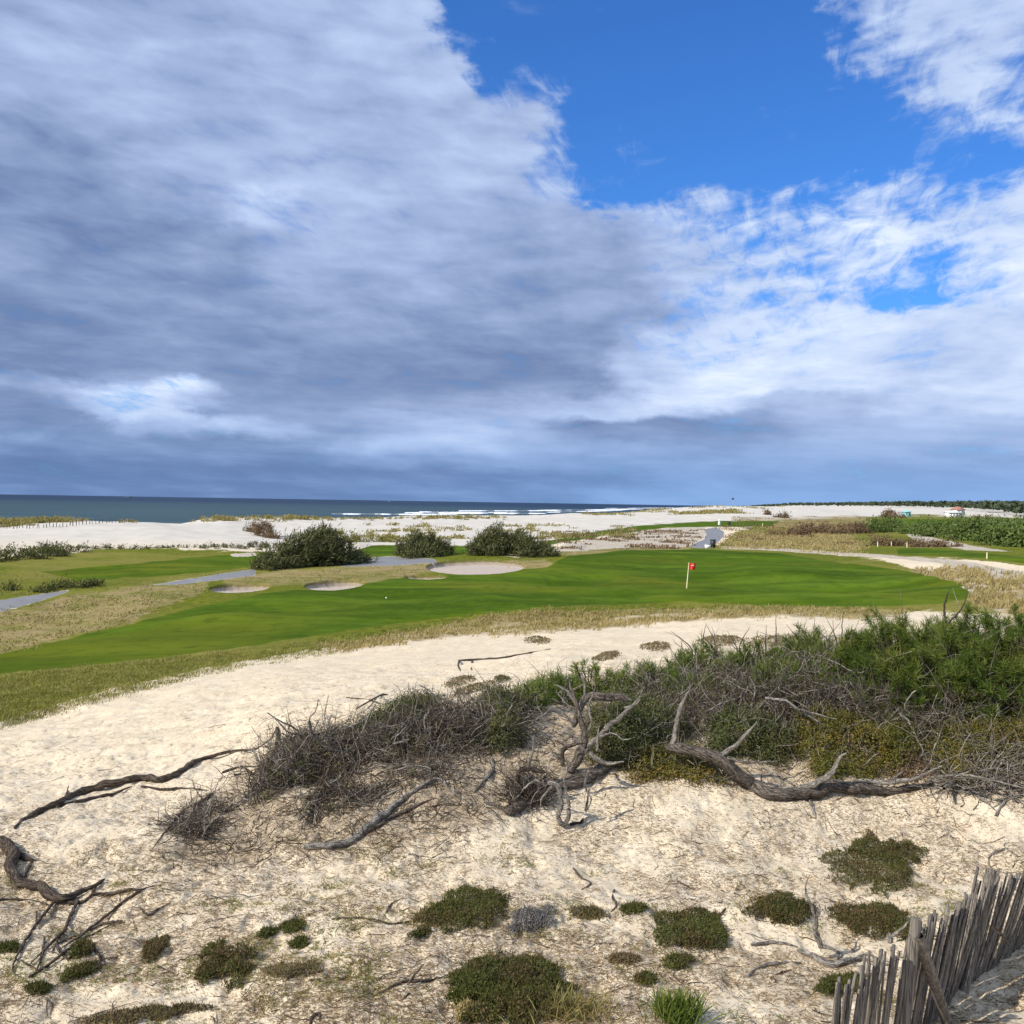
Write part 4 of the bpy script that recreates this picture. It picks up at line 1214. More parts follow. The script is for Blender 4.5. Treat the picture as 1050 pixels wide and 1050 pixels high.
wood('uprooted_stump', 'twisted uprooted pine stump with tangled pale roots on the bank', 'stump', [
    ([(556, 806, 8), (575, 803, 11), (597, 797, 13), (615, 787, 13), (628, 776, 9)], {'mat': 'bark', 'sides': 14}),
    ([(520, 832, 9), (536, 824, 11), (552, 812, 9), (570, 804, 6), (586, 803, 5)], {'mat': 'bark', 'name': 'root'}),
    ([(584, 802, 10), (594, 775, 10), (598, 752, 8), (594, 735, 6), (590, 718, 5), (585, 706, 3.5), (584, 698, 2)], {'ref': 14.2, 'mat': 'bark'}),
    ([(588, 745, 6), (600, 716, 8), (618, 713, 9.5), (636, 717, 9), (648, 719, 6)], {'ref': 14.6, 'mat': 'bark'}),
    ([(592, 778, 8), (605, 764, 7), (622, 748, 6), (636, 735, 5), (648, 724, 4), (656, 714, 3), (659, 706, 2)], {'ref': 14.2}),
    ([(640, 726, 3), (652, 722, 2.6), (658, 712, 2), (660, 704, 1.3)], {'ref': 14.5}),
    ([(594, 730, 4), (599, 708, 3), (597, 692, 2), (596, 686, 1.2)], {'ref': 14.3}),
    ([(590, 742, 3.5), (578, 732, 2.6), (568, 725, 2)], {'ref': 14.2}),
    ([(586, 728, 3), (575, 715, 2.3), (572, 711, 1.5)], {'ref': 14.2}),
    ([(586, 748, 2.5), (562, 738, 2), (552, 726, 1.6), (550, 713, 1)], {'ref': 14.4}),
    ([(577, 785, 5), (578, 768, 5), (588, 764, 4), (600, 762, 3)], {'ref': 13.6, 'mat': 'darkdead'}),
    ([(562, 802, 5), (572, 806, 6), (575, 822, 5.5), (571, 836, 5.5), (578, 845, 6), (583, 838, 5), (582, 818, 5), (578, 800, 4)], {'ref': 13.1, 'name': 'root'}),
    ([(605, 772, 5), (613, 780, 5.5), (625, 783, 4.5), (640, 781, 3)], {'ref': 13.9, 'name': 'root'}),
    ([(530, 801, 6), (533, 790, 5), (545, 789, 6), (560, 792, 6)], {'ref': 13.5, 'mat': 'darkdead', 'name': 'root'}),
    ([(541, 790, 3.5), (545, 774, 2.5), (547, 764, 1.8), (546, 755, 1)], {'ref': 13.6, 'name': 'root'}),
    ([(585, 845, 4), (596, 842, 3.2), (601, 828, 2.5), (604, 808, 1.6)], {'mat': 'darkdead', 'name': 'root'}),
    ([(612, 770, 3), (613, 758, 2.4), (614, 744, 1.6)], {'ref': 13.8, 'name': 'root'}),
    ([(566, 806, 3), (556, 818, 2.2), (554, 828, 1.4)], {'ref': 13.2, 'name': 'root'}),
    ([(578, 800, 2.6), (582, 785, 2), (580, 774, 1.2)], {'ref': 13.0, 'name': 'root'}),
    ([(596, 760, 3), (606, 742, 2.6), (604, 722, 2), (610, 706, 1.3), (607, 692, .8)], {'ref': 14.2}),
    ([(600, 770, 2.6), (588, 756, 2.4), (576, 752, 2), (566, 756, 1.3)], {'ref': 13.9}),
    ([(592, 724, 2.2), (580, 708, 1.8), (568, 702, 1.2)], {'ref': 14.3}),
    ([(612, 756, 2.4), (628, 752, 2), (640, 758, 1.5), (652, 756, 1)], {'ref': 14.0}),
    ([(604, 790, 3), (600, 806, 2.6), (606, 820, 2), (600, 834, 1.2)], {'ref': 13.2, 'name': 'root'}),
    ([(560, 806, 2.6), (550, 800, 2.2), (540, 806, 1.8), (530, 818, 1.2)], {'ref': 13.2, 'name': 'root'}),
])
wood('fallen_branch', 'grey forked branch lying at the foot of the left scrub', 'branch', [
    ([(312, 868, 5), (330, 867, 7), (348, 866, 7), (370, 854, 7), (388, 838, 7), (412, 820, 6), (432, 806, 5), (446, 797, 3)], {'sides': 12}),
    ([(350, 866, 4), (385, 848, 4.5), (405, 836, 4.5), (430, 824, 4), (455, 816, 2.5)], {'mat': 'darkdead'}),  # dark limb put in where the branch above only casts its shadow
    ([(438, 804, 3), (450, 798, 2.8), (462, 810, 2.6), (474, 819, 2.6), (484, 826, 2)], {}),
    ([(388, 836, 3), (387, 826, 2.6), (396, 816, 2.4), (412, 808, 2)], {'ref': (390, 846)}),
])
wood('fallen_branch', 'short dark upright limb inside the left dead scrub', 'branch', [
    ([(322, 826, 6), (330, 812, 6.5), (340, 804, 6), (352, 801, 4)], {'mat': 'darkdead'}),
    ([(320, 825, 4), (322, 845, 3), (326, 860, 2)], {'mat': 'darkdead'}),
])
wood('fallen_branch', 'slim pale branch at the right end of the left scrub', 'branch', [
    ([(486, 812, 2), (495, 801, 3), (505, 790, 3.4), (503, 776, 2.4), (498, 766, 1.6)], {}),
])
wood('long_dead_branch', 'long dark dead branch stretched down the left sand slope', 'branch', [
    ([(15, 849, 2.5), (28, 838, 4), (45, 829, 5), (62, 823, 5.5), (78, 813, 6), (95, 808, 6), (120, 803, 6), (146, 797, 6), (165, 800, 5), (185, 791, 5), (200, 781, 4.6), (215, 776, 4), (240, 770, 3.4), (262, 768, 2.6), (276, 759, 2), (284, 746, 2)], {'mat': 'darkdead', 'sides': 12, 'sink': .1}),
    ([(62, 826, 3.5), (90, 819, 4), (115, 814, 3.5), (135, 806, 3)], {'mat': 'darkdead'}),
    ([(145, 806, 3), (165, 809, 3), (190, 808, 2.4), (214, 810, 1.6)], {'mat': 'darkdead'}),
    ([(220, 812, 3), (205, 822, 3.4), (190, 830, 3.2), (178, 842, 3), (165, 858, 2), (155, 872, 1)], {'mat': 'darkdead'}),
    ([(210, 818, 2.4), (200, 832, 2.4), (186, 842, 2), (172, 850, 1.4)], {'mat': 'darkdead'}),
    ([(148, 798, 2), (138, 796, 1.6), (136, 800, 1.2)], {'mat': 'darkdead'}),
    ([(284, 746, 2.2), (285, 756, 2), (286, 764, 1.6)], {'mat': 'darkdead'}),
    ([(228, 792, 1.6), (245, 786, 1.6), (262, 794, 1.4), (280, 792, 1)], {'mat': 'darkdead'}),
    ([(68, 818, 1.4), (69, 812, 1.2), (70, 806, .8)], {'mat': 'darkdead'}),
])
wood('driftwood_root', 'dark gnarled root with a fan of thin twigs at the left edge', 'driftwood', [
    ([(-14, 862, 8), (3, 864, 9), (14, 876, 10), (13, 892, 8.5), (17, 904, 8), (32, 907, 7), (44, 910, 8), (54, 918, 9), (68, 922, 9), (84, 914, 7), (98, 908, 6), (107, 902, 4.5)], {'mat': 'darkdead', 'sides': 14, 'sink': .05}),
    ([(14, 872, 6), (26, 879, 7), (35, 882, 4)], {'mat': 'darkdead'}),
    ([(22, 902, 5), (28, 890, 4.5), (34, 880, 3)], {'mat': 'darkdead'}),
    ([(70, 926, 5), (85, 924, 4), (95, 916, 3), (97, 906, 2)], {'mat': 'darkdead'}),
] + [(l, {'mat': 'darkdead', 'sides': 5, 'sink': -.6}) for l in [
    [(55, 926, 1.8), (40, 945, 1.6), (28, 962, 1.5), (18, 980, 1.4), (13, 998, 1.2), (22, 1003, 1)],
    [(80, 925, 2), (72, 940, 1.8), (66, 955, 1.8), (55, 966, 1.6), (40, 980, 1.3), (28, 992, 1)],
    [(94, 918, 2), (115, 917, 2), (135, 913, 1.6), (146, 912, 1), (162, 907, .7)],
    [(146, 913, 1.4), (128, 924, 1.6), (112, 938, 1.6), (96, 950, 1.4), (80, 962, 1.4), (60, 975, 1.3)],
    [(125, 946, 1.5), (105, 948, 1.4), (85, 958, 1.3), (60, 968, 1.1), (52, 978, 1)],
    [(-4, 924, 1.2), (20, 923, 1.2), (45, 927, 1), (55, 930, .8)],
    [(30, 1003, 1.4), (48, 992, 1.5), (66, 978, 1.6), (80, 966, 1.4), (100, 956, 1.2), (122, 944, 1)],
    [(46, 962, 1.2), (44, 975, 1.2), (40, 990, 1.2), (34, 1002, 1)],
    [(58, 960, 1.3), (60, 975, 1.2), (70, 984, 1.1), (80, 970, 1)],
    [(95, 972, 1.5), (102, 982, 1.4), (104, 994, 1)],
    [(22, 986, 1.2), (36, 994, 1), (52, 1000, .8)],
    [(38, 935, 1), (37, 952, .8)],
]])
wood('driftwood_branch', 'bleached driftwood branch with an upright grey arm beside the fence', 'driftwood', [
    ([(818, 974, 4), (832, 980, 5), (848, 988, 5.5), (862, 987, 5.5), (880, 983, 5), (898, 986, 4)], {'sides': 12, 'sink': .1}),
    ([(842, 972, 6), (838, 956, 6), (835, 940, 4.5), (830, 925, 3), (826, 910, 2), (831, 896, 1.3)], {'ref': (840, 984)}),
    ([(838, 940, 4), (840, 934, 2.6), (838, 930, 1.5)], {'ref': (840, 984)}),
    ([(842, 970, 4), (852, 972, 4), (862, 978, 3), (858, 984, 3)], {}),
    ([(770, 968, 1.5), (795, 966, 2), (818, 970, 2)], {}),
    ([(767, 1001, 1.5), (782, 990, 2), (800, 987, 2), (822, 987, 1.6)], {}),
    ([(880, 980, 3), (892, 978, 2.6), (902, 990, 2)], {}),
])
wood('driftwood_branch', 'thin dark stick with a thick heel lying on the left sand', 'stick', [([(146, 933, 2), (152, 938, 2.6), (162, 932, 2), (175, 925, 1.2)], {'mat': 'darkdead'})])
wood('driftwood_branch', 'bent bleached stick curving near the right edge above the fence', 'stick', [
    ([(1014, 877, .7), (1030, 870, .8), (1040, 875, .8), (1058, 887, .8)], {}), ([(1030, 871, .8), (1015, 878, .8), (1016, 889, .8), (1030, 895, .7), (1042, 894, .9)], {})])
wood('driftwood_branch', 'thin forked stick lying below the green mat with the rusty half', 'stick', [
    ([(340, 942, .9), (370, 941, 1.2), (385, 944, 1.8), (400, 947, 1.2), (430, 942, .9), (445, 935, .6)], {'mat': 'darkdead'}), ([(396, 935, 1.2), (402, 926, 1), (412, 921, .7)], {'mat': 'darkdead'})])
wood('driftwood_branch', 'thin dark stick with an upright fork near the lower edge', 'stick', [
    ([(382, 1022, 1.2), (405, 1010, 1.6), (420, 1006, 2), (445, 1004, 1.4), (462, 998, 1)], {'mat': 'darkdead'}), ([(418, 1010, 1.6), (425, 1000, 1.4), (435, 988, .9)], {'mat': 'darkdead', 'ref': (418, 1010)}),
    ([(420, 1018, 2.4), (412, 1025, 2.4)], {'mat': 'darkdead'})])
wood('driftwood_branch', 'small curved dark stub of root at the lower left edge', 'stick', [([(318, 1050, 3), (320, 1042, 3), (327, 1039, 3), (328, 1047, 2)], {'mat': 'darkdead'})])
wood('driftwood_branch', 'slender twig branch lying in the middle of the bare sand', 'stick', [
    ([(588, 890, 1), (596, 900, 1.2), (606, 905, 1), (596, 912, .8)], {'mat': 'darkdead'}), ([(630, 912, 1), (628, 920, 1.2), (632, 928, 1.2), (626, 935, .8)], {'mat': 'darkdead'})])
wood('driftwood_branch', 'thin slanting stick right of the oval mat', 'stick', [([(1010 - 220, 1003, 1), (800, 998, 1.5), (812, 994, 1)], {'mat': 'darkdead'}), ([(735, 940, 1), (742, 934, 1.3), (748, 926, 1)], {'mat': 'darkdead'})])
wood('driftwood_branch', 'long thin branch lying on the upper sand near the dry grass', 'stick', [
    ([(470, 677, .8), (490, 676, 1.2), (515, 674, 1.3), (545, 669, 1), (565, 665, .7)], {'mat': 'twig_d'}), ([(471, 677, .9), (470, 683, .9), (472, 688, .6)], {'mat': 'twig_d'}), ([(484, 677, .9), (483, 687, .7)], {'mat': 'twig_d'})])
wood('driftwood_branch', 'thin bent twig on the sand above the left scrub', 'stick', [([(365, 727, .8), (385, 715, 1), (396, 712, 1), (402, 720, .6)], {'mat': 'twig_d'}), ([(355, 715, .7), (380, 718, .8), (395, 723, .5)], {'mat': 'twig_d'})])

# ---------------------------------------------------------- paling fence
def fence_build():
    A0 = g1(850, 1136); A1 = g1(921, 1076); A2 = g1(982, 1013); A3 = g1(1052, 968); A4 = g1(1078, 951)
    rt = root('paling_fence', A2, 'weathered grey paling fence leaning over the sand at the lower right', 'fence')
    A = [A0, A1, A2, A3, A4]
    lean = [vec(.10, .05, 1), vec(.10, .0, 1), vec(.27, .05, 1), vec(.34, .08, 1), vec(.30, .08, 1)]
    tops = []
    for s_ in range(4):
        a, b = A[s_], A[s_ + 1]; L = np.linalg.norm((b - a)[:2]); ns = int(L / (.044, .038, .037, .044)[s_])
        for i in range(ns):
            t = (i + .5 + rng.normal() * .1) / ns
            p = a * (1 - t) + b * t; p[2] = gz(p[0], p[1])
            u = unit((lean[s_] * (1 - t) + lean[s_ + 1] * t) + vec(*(rng.normal(size=3) * [.035, .025, 0])))
            al = unit(b - a); al[2] = 0; al = unit(al); w = .036 * (.75 + .5 * rng.random()) / 2; th = .008
            nn = unit(np.cross(al, u)); al2 = unit(np.cross(u, nn)); tw = rng.normal() * .25
            al3 = al2 * math.cos(tw) + nn * math.sin(tw); n3 = unit(np.cross(u, al3))
            H = 1.02 + rng.normal() * .05 - (.12 if s_ == 0 else 0)
            K = 7; V_ = []
            bow = rng.normal() * .012
            for k_ in range(K):
                f = k_ / (K - 1); c_ = p + u * (f * (H + .12) - .12) + nn * bow * math.sin(f * 3.1) + al2 * rng.normal() * .0025
                ww = w * (1 + rng.normal() * .07) * (.55 + .3 * rng.random() if k_ == K - 1 else 1)
                for sx, sy in ((-1, -1), (1, -1), (1, 1), (-1, 1)): V_.append(c_ + al3 * sx * ww + n3 * sy * th)
            Fc = [[k_ * 4 + j, k_ * 4 + (j + 1) % 4, k_ * 4 + 4 + (j + 1) % 4, k_ * 4 + 4 + j] for k_ in range(K - 1) for j in range(4)] + [[(K - 1) * 4 + j for j in range(4)]]
            mb = MB(); mb.add(V_, Fc, np.array(V_) * [1, 1, .06] + rng.random(3) * 5); mb.build('paling', MT['paling'], rt)
            tops.append((p, u, nn))
    print('PALINGS', len(tops))
    for hgt in (.25, .8):
        for sg in (-1, 1):
            P = np.array([p + u * hgt + nn * .012 * (1 if (i + (sg > 0)) % 2 else -1) for i, (p, u, nn) in enumerate(tops)])
            mb = MB(); tubes(mb, P, np.full(len(P), .0022), 5); mb.build('wire', MT['wire'], rt)

    def post(name, a, b, w, th, mat='paling'):
        u = unit(b - a); s1 = unit(np.cross(u, vec(.3, 1, 0))); s2 = np.cross(u, s1); V_ = []; K = 8
        for k_ in range(K):
            c_ = a + (b - a) * k_ / (K - 1); q = 1 + rng.normal() * .03
            for i in range(8):
                an_ = (i + .5) * math.pi / 4
                V_.append(c_ + s1 * max(-1, min(1, math.cos(an_) * 1.25)) * w * q + s2 * max(-1, min(1, math.sin(an_) * 1.25)) * th * q)
        Fc = [[k_ * 8 + j, k_ * 8 + (j + 1) % 8, k_ * 8 + 8 + (j + 1) % 8, k_ * 8 + 8 + j] for k_ in range(K - 1) for j in range(8)]
        mb = MB(); V_ = np.array(V_); mb.add(V_, Fc, V_ * [1, 1, .06]); mb.add(V_[-8:], [[0, 1, 2, 3, 4, 5, 6, 7]]); mb.build(name, MT[mat], rt)
    off = vec(.0, -.04, 0)
    post('post', A2 + vec(0, 0, -.2) + off, A2 + lean[2] * 1.1 + off, .044, .034)
    post('post', A1 + vec(0, 0, -.2) + off, A1 + lean[1] * 1.08 + off, .042, .032)
    # slanting brace from the head of the nearer post
    e = g1(976, 1056)
    post('brace', A1 + lean[1] * .95 + vec(.02, -.07, 0), e + vec(0, 0, -.05), .045, .03)
    return rt


fence_build()
wood('snapped_stick', 'short dark stick hooked in the right part of the fence', 'stick', [([(1018, 950, 1.6), (1028, 959, 1.6), (1036, 970, 1.2)], {'ref': 10.1, 'mat': 'darkdead'})])
wood('snapped_stick', 'grey splintered stick standing behind the fence by a low mat', 'stick', [
    ([(912, 966, 3), (913, 955, 3.4), (915, 948, 2)], {'mat': 'dead'}), ([(914, 960, 1.5), (925, 952, 1.4), (934, 943, 1)], {'mat': 'dead', 'ref': (914, 968)})])

# ---------------------------------------------------------- loose litter on the sand
def scatter(n, x0, x1, y0, y1, wfun):
    x = x0 + (x1 - x0) * rng.random(n * 3); y = y0 + (y1 - y0) * rng.random(n * 3)
    B = ground(x, y)
    keep = rng.random(len(x)) < wfun(x, y, B)
    return B[keep][:n], x[keep][:n], y[keep][:n]


def w_lit(x, y, B):
    a = fbm(B[:, 0] / .9, B[:, 1] / .9, 3, 61); b = fbm(B[:, 0] / .25, B[:, 1] / .25, 2, 62)
    v = np.clip(sample(w_mown, B[:, 0], B[:, 1]) + sample(w_rough, B[:, 0], B[:, 1]), 0, 1)
    left = 1 - .55 * sstep(880, 760, y) * sstep(330, 180, x)
    upper = 1 - .3 * sstep(760, 700, y)
    return (.16 + .84 * sstep(.36, .6, a * .62 + b * .38 + .25 * sample(w_litter, B[:, 0], B[:, 1]))) * (1 - v) * left * upper


B, x, y = scatter(185000, -40, 1090, 640, 1085, w_lit)
mb = MB(); n = len(B)
D = unit(rng.normal(size=(n, 3)) * [1, .8, .22])
blades(mb, B + [0, 0, .008], D, .025 + .07 * rng.random(n) ** 2, .0035 + .0035 * rng.random(n))
o = mb.build('pine_litter', MT['litter'], None); tag(o, 'brown pine needles and twig bits scattered on the sand', 'litter', None, 'stuff')
B, x, y = scatter(2600, -40, 1090, 700, 1085, w_lit)
mb = MB(); n = len(B)
T = walk_twigs(B + [0, 0, .01], unit(rng.normal(size=(n, 3)) * [1, .7, .12]), .10 + .35 * rng.random(n) ** 2.5, 6, .5)
T[..., 2] = gz(T[..., 0], T[..., 1]) + .006 + np.abs(rng.normal(size=T.shape[:2])) * .012
tubes(mb, T, np.linspace(1, .4, 6)[None] * (.002 + .004 * rng.random((n, 1)) ** 2), 4)
B, x, y = scatter(3600, 150, 1090, 690, 900, lambda x, y, B: sample(w_litter, B[:, 0], B[:, 1]) ** 2)
n = len(B); T = walk_twigs(B + [0, 0, .02], unit(rng.normal(size=(n, 3)) * [1, .8, .35] + [.2, -.1, .15]), .15 + .4 * rng.random(n) ** 2, 6, .6)
T[..., 2] = np.maximum(T[..., 2], gz(T[..., 0], T[..., 1]) + .006)
tubes(mb, T, np.linspace(1, .4, 6)[None] * (.0025 + .005 * rng.random((n, 1)) ** 2), 4)
o = mb.build('twig_litter', MT['twig_d'], None); tag(o, 'loose thin dead twigs lying about the sandy slope', 'twigs', None, 'stuff')


# low withered herbs that darken the lower slope in patches
def w_herb(x, y, B):
    a = fbm(B[:, 0] / .7, B[:, 1] / .5, 3, 63)
    return sstep(.52, .68, a) * sstep(860, 930, y) + .7 * sstep(.5, .66, a) * sstep(840, 880, y) * sstep(240, 330, x) * sstep(620, 500, x)


B, x, y = scatter(1500, -40, 1090, 840, 1085, w_herb)
k_ = np.repeat(np.arange(len(B)), 14); n = len(k_)
Q = B[k_] + rng.normal(size=(n, 3)) * [.045, .045, 0]; Q[:, 2] = gz(Q[:, 0], Q[:, 1]) + .004
mb = MB(); blades(mb, Q, unit(rng.normal(size=(n, 3)) * [.8, .8, .2] + [0, 0, .45]), .025 + .04 * rng.random(n), .007)
o = mb.build('withered_herbs', MT['grass'], None); tag(o, 'thin olive and brown herbs creeping over the sand', 'herbs', None, 'stuff')


# ---------------------------------------------------------- grass
def grass_band(name, label, n, polys, mat, hgt, wid, box, fld=None, lean=(.25, 0, 0), cl=8, spread=.12, sp=.35):
    x0, x1, y0, y1 = box
    w = region(polys, 4.0, 4.0) if polys is not None else fld

    def wf(x, y, B): return sample(w, B[:, 0], B[:, 1]) * (1 - sample(w_bunker, B[:, 0], B[:, 1])) ** 4 * (1 - sample(w_path, B[:, 0], B[:, 1])) ** 4 * (1 - sample(w_mown, B[:, 0], B[:, 1])) ** 2 * sstep(.25, .6, fbm(B[:, 0] / 2, B[:, 1] / 2, 3, 71))
    B, x, y = scatter(n // cl, x0, x1, y0, y1, wf)
    k_ = np.repeat(np.arange(len(B)), cl); m_ = len(k_)
    Q = B[k_] + rng.normal(size=(m_, 3)) * [spread, spread, 0]; Q[:, 2] = gz(Q[:, 0], Q[:, 1])
    mb = MB(); blades(mb, Q, unit(rng.normal(size=(m_, 3)) * [sp, sp, .1] + [lean[0], lean[1], .9]), hgt * (.5 + .8 * rng.random(m_)), wid, .15)
    o = mb.build(name, MT[mat], None); tag(o, label, 'grass', None, 'stuff'); return o


grass_band('fringe_grass', 'olive grass mixed into the straw between fairway and sand', 15000, [[(330, 658), (420, 644), (500, 629), (560, 623), (640, 622), (800, 619), (960, 622), (925, 632), (800, 630), (700, 633), (640, 637), (560, 643), (480, 648), (420, 655), (350, 664)]], 'grass', .16, .03, (320, 970, 612, 668))
grass_band('dry_grass', 'straw coloured dry grass between the fairway and the sand', 27000, [[(330, 664), (420, 650), (500, 634), (560, 628), (640, 628), (800, 624), (930, 627), (925, 634), (800, 633), (700, 637), (640, 642), (560, 648), (480, 652), (420, 658), (350, 668)]], 'straw', .22, .03, (320, 940, 618, 672))
grass_band('rough_grass', 'short olive grass on the strip above the left sand', 36000, [[(-150, 720), (0, 693), (150, 677), (260, 663), (340, 655), (350, 668), (260, 682), (200, 694), (130, 710), (60, 730), (0, 750), (-150, 790)]], 'grass', .11, .016, (-60, 360, 650, 760), cl=12, spread=.15)
grass_band('bank_grass', 'pale tall grass on the bank at the right of the green', 9000, [[(930, 585), (1000, 583), (1150, 608), (1150, 655), (1000, 622), (985, 606)]], 'straw', .5, .06, (925, 1090, 580, 655))
grass_band('course_grass', 'olive brown rough grass around paths and bunkers', 13000, [DRY[1], DRY[2], [(-60, 590), (60, 590), (150, 597), (260, 575), (270, 584), (150, 600), (80, 604), (0, 612)]], 'marram', .18, .05, (-40, 590, 565, 680), spread=.4, sp=.7)
grass_band('heath_grass', 'straw and olive grass along the far track', 12000, [[(735, 561), (755, 545), (790, 537), (870, 540), (885, 556), (885, 567), (820, 563)]], 'straw', .4, .10, (730, 900, 535, 570), spread=.6)


# ---------------------------------------------------------- distant bushes
def far_bush(name, label, lobes, n_cl, per, spread, size, mat='tamarisk', group=None, shell=.55, cat='bush', lean=(.35, 0, .5), bl=5):
    lobes = lobes_from(lobes)
    rt = root(name, centre(lobes), label, cat, group)
    Q, N, P, Nc = clumpy(lobes, n_cl, per, spread, shell)
    mb = MB(); m_ = len(Q); leaves(mb, Q, N, size * (.6 + .8 * rng.random(m_)), .45)
    j = rng.choice(m_, m_ // 3); blades(mb, Q[j], unit(N[j] * .6 + lean + rng.normal(size=(len(j), 3)) * .3), size * bl, size * .7)
    mb.build('foliage', MT[mat], rt)
    mb = MB(); stems(mb, lobes, 30, size * .35); mb.build('stem', MT['stem'], rt)
    return rt


BG = 'bushes behind the bunkers'
far_bush('round_bush', 'largest dark bush, swept up to a peak, left of the bunkers', [(272, 584, 14, 2, 12), (286, 583, 16, 2.2, 19), (302, 582, 17, 2.4, 27), (318, 581, 18, 2.6, 36), (334, 580, 16, 2.6, 34), (349, 579, 14, 2.2, 23), (362, 578, 12, 1.8, 10), (374, 577, 9, 1.2, 5)], 620, 34, .28, .12, group=BG)
far_bush('round_bush', 'smaller rounded dark bush, middle of the three above the bunkers', [(414, 571, 9, 1.6, 15), (426, 571, 12, 1.8, 21), (440, 571, 13, 1.8, 19), (452, 570, 9, 1.5, 15), (433, 572, 20, 1.5, 11)], 280, 34, .27, .12, group=BG)
far_bush('round_bush', 'broad dark bush just above the largest bunker', [(486, 570, 9, 1.6, 14), (496, 570, 12, 2, 22), (511, 570, 14, 2.2, 27), (526, 570, 14, 2.2, 24), (540, 571, 14, 2, 19), (553, 571, 12, 1.8, 13), (563, 571, 8, 1.3, 8)], 400, 34, .27, .12, group=BG)
far_bush('dune_bush', 'reddish thin bush clinging to the bare dune slope', [(268, 550, 10, 1.5, 12), (260, 546, 9, 1.2, 8), (276, 552, 7, 1.2, 4)], 90, 26, .3, .13, 'rust')
HG_ = 'dark scrub bushes on the right of the course'
far_bush('scrub_bush', 'red brown scrub bush left of the grey cart path fork', [(820, 549, 18, 3, 6), (835, 547, 14, 3, 8), (800, 549, 10, 2, 3)], 110, 26, .5, .22, 'rust', HG_, bl=2.2)
far_bush('scrub_bush', 'low brown scrub bush with a pale patch of leaves', [(862, 548, 14, 3, 7), (880, 547, 12, 3, 8)], 90, 26, .5, .22, 'rust', HG_, bl=2.2)
far_bush('scrub_bush', 'smooth dark green rounded scrub mound before the pale track', [(895, 546, 18, 3.5, 9), (910, 545, 18, 3.5, 11), (924, 546, 8, 2.5, 7)], 170, 26, .5, .24, 'bright', HG_, bl=2.2)
far_bush('scrub_bush', 'low dark brown scrub strip beside the grass tees', [(905, 559, 10, 1.5, 5), (925, 560, 22, 1.5, 4), (960, 561, 24, 1.5, 4)], 110, 26, .35, .18, 'rust', HG_, bl=2.2)
far_bush('scrub_bush', 'small dark bush on the far white sand', [(788, 528, 3, 1.5, 4)], 16, 20, .5, .25, 'rust', HG_, bl=2.2)
far_bush('scrub_bush', 'dark flat bush on the sand before the turquoise hut', [(917, 531, 14, 3, 4), (912, 530, 6, 3, 6)], 50, 24, .8, .35, 'rust', HG_, bl=2.2)
far_bush('scrub_bush', 'small dark bush left of the far sandy clearing', [(1010, 535, 14, 3, 3)], 40, 24, .8, .35, 'rust', HG_, bl=2.2)
far_bush('scrub_bush', 'little brown bush on the white sand by the far grass', [(802, 531, 8, 2, 3)], 24, 22, .6, .28, 'rust', HG_, bl=2.2)
far_bush('scrub_thicket', 'wide bright green thicket at the right edge below the forest', [(950, 548, 20, 5, 8), (985, 551, 26, 6, 11), (1020, 555, 28, 6, 16), (1058, 561, 30, 7, 20), (1030, 545, 40, 8, 8), (1080, 552, 40, 8, 14)], 1500, 30, .6, .26, 'bright', None, cat='thicket', bl=2)
# dark line of scrub at the foot of the dunes
far_bush('dune_foot_scrub', 'dark scrub strip at the left edge below the bare dune', [(10, 573, 26, 2.5, 7), (40, 570, 22, 2.5, 7), (60, 567, 22, 2, 5), (-20, 575, 20, 2, 8)], 170, 26, .3, .12, 'scrub', cat='scrub', bl=2.5)
far_bush('dune_foot_scrub', 'thin scrub line at the foot of the middle dune', [(110, 563, 40, 1.0, 1.6), (180, 562, 40, 1.0, 1.6), (235, 562, 30, 1.0, 2.4), (270, 562, 20, 1.2, 5)], 170, 24, .18, .10, 'scrub', cat='scrub', bl=2)
far_bush('dune_foot_scrub', 'olive scrub line between the largest bush and the smaller one', [(345, 556, 26, 2, 9), (375, 556, 26, 2, 5), (405, 556, 20, 2, 4)], 140, 24, .3, .14, 'grass', cat='scrub', bl=2.5)
far_bush('path_edge_scrub', 'dark clump of weeds where the left path begins', [(8, 606, 8, .8, 5), (45, 607, 16, .8, 4), (70, 603, 16, .8, 5), (92, 602, 10, .8, 5)], 110, 24, .16, .07, 'scrub', cat='weeds', bl=3)


# ---------------------------------------------------------- marram tufts on the dunes
def tufts(name, label, n, box, wf, mat, hgt, wid, per=16, spread=.35):
    x0, x1, y0, y1 = box
    B, x, y = scatter(n, x0, x1, y0, y1, wf)
    k_ = np.repeat(np.arange(len(B)), per); m_ = len(k_)
    Q = B[k_] + rng.normal(size=(m_, 3)) * [spread, spread, 0]; Q[:, 2] = gz(Q[:, 0], Q[:, 1]) - .05
    sz = (.5 + rng.random(len(B)))[k_]
    mb = MB(); blades(mb, Q, unit(rng.normal(size=(m_, 3)) * [.4, .4, .1] + [.3, -.05, .9]), hgt * sz * (.6 + .6 * rng.random(m_)), wid, .2)
    o = mb.build(name, MT[mat], None); tag(o, label, 'dune grass', None, 'stuff')


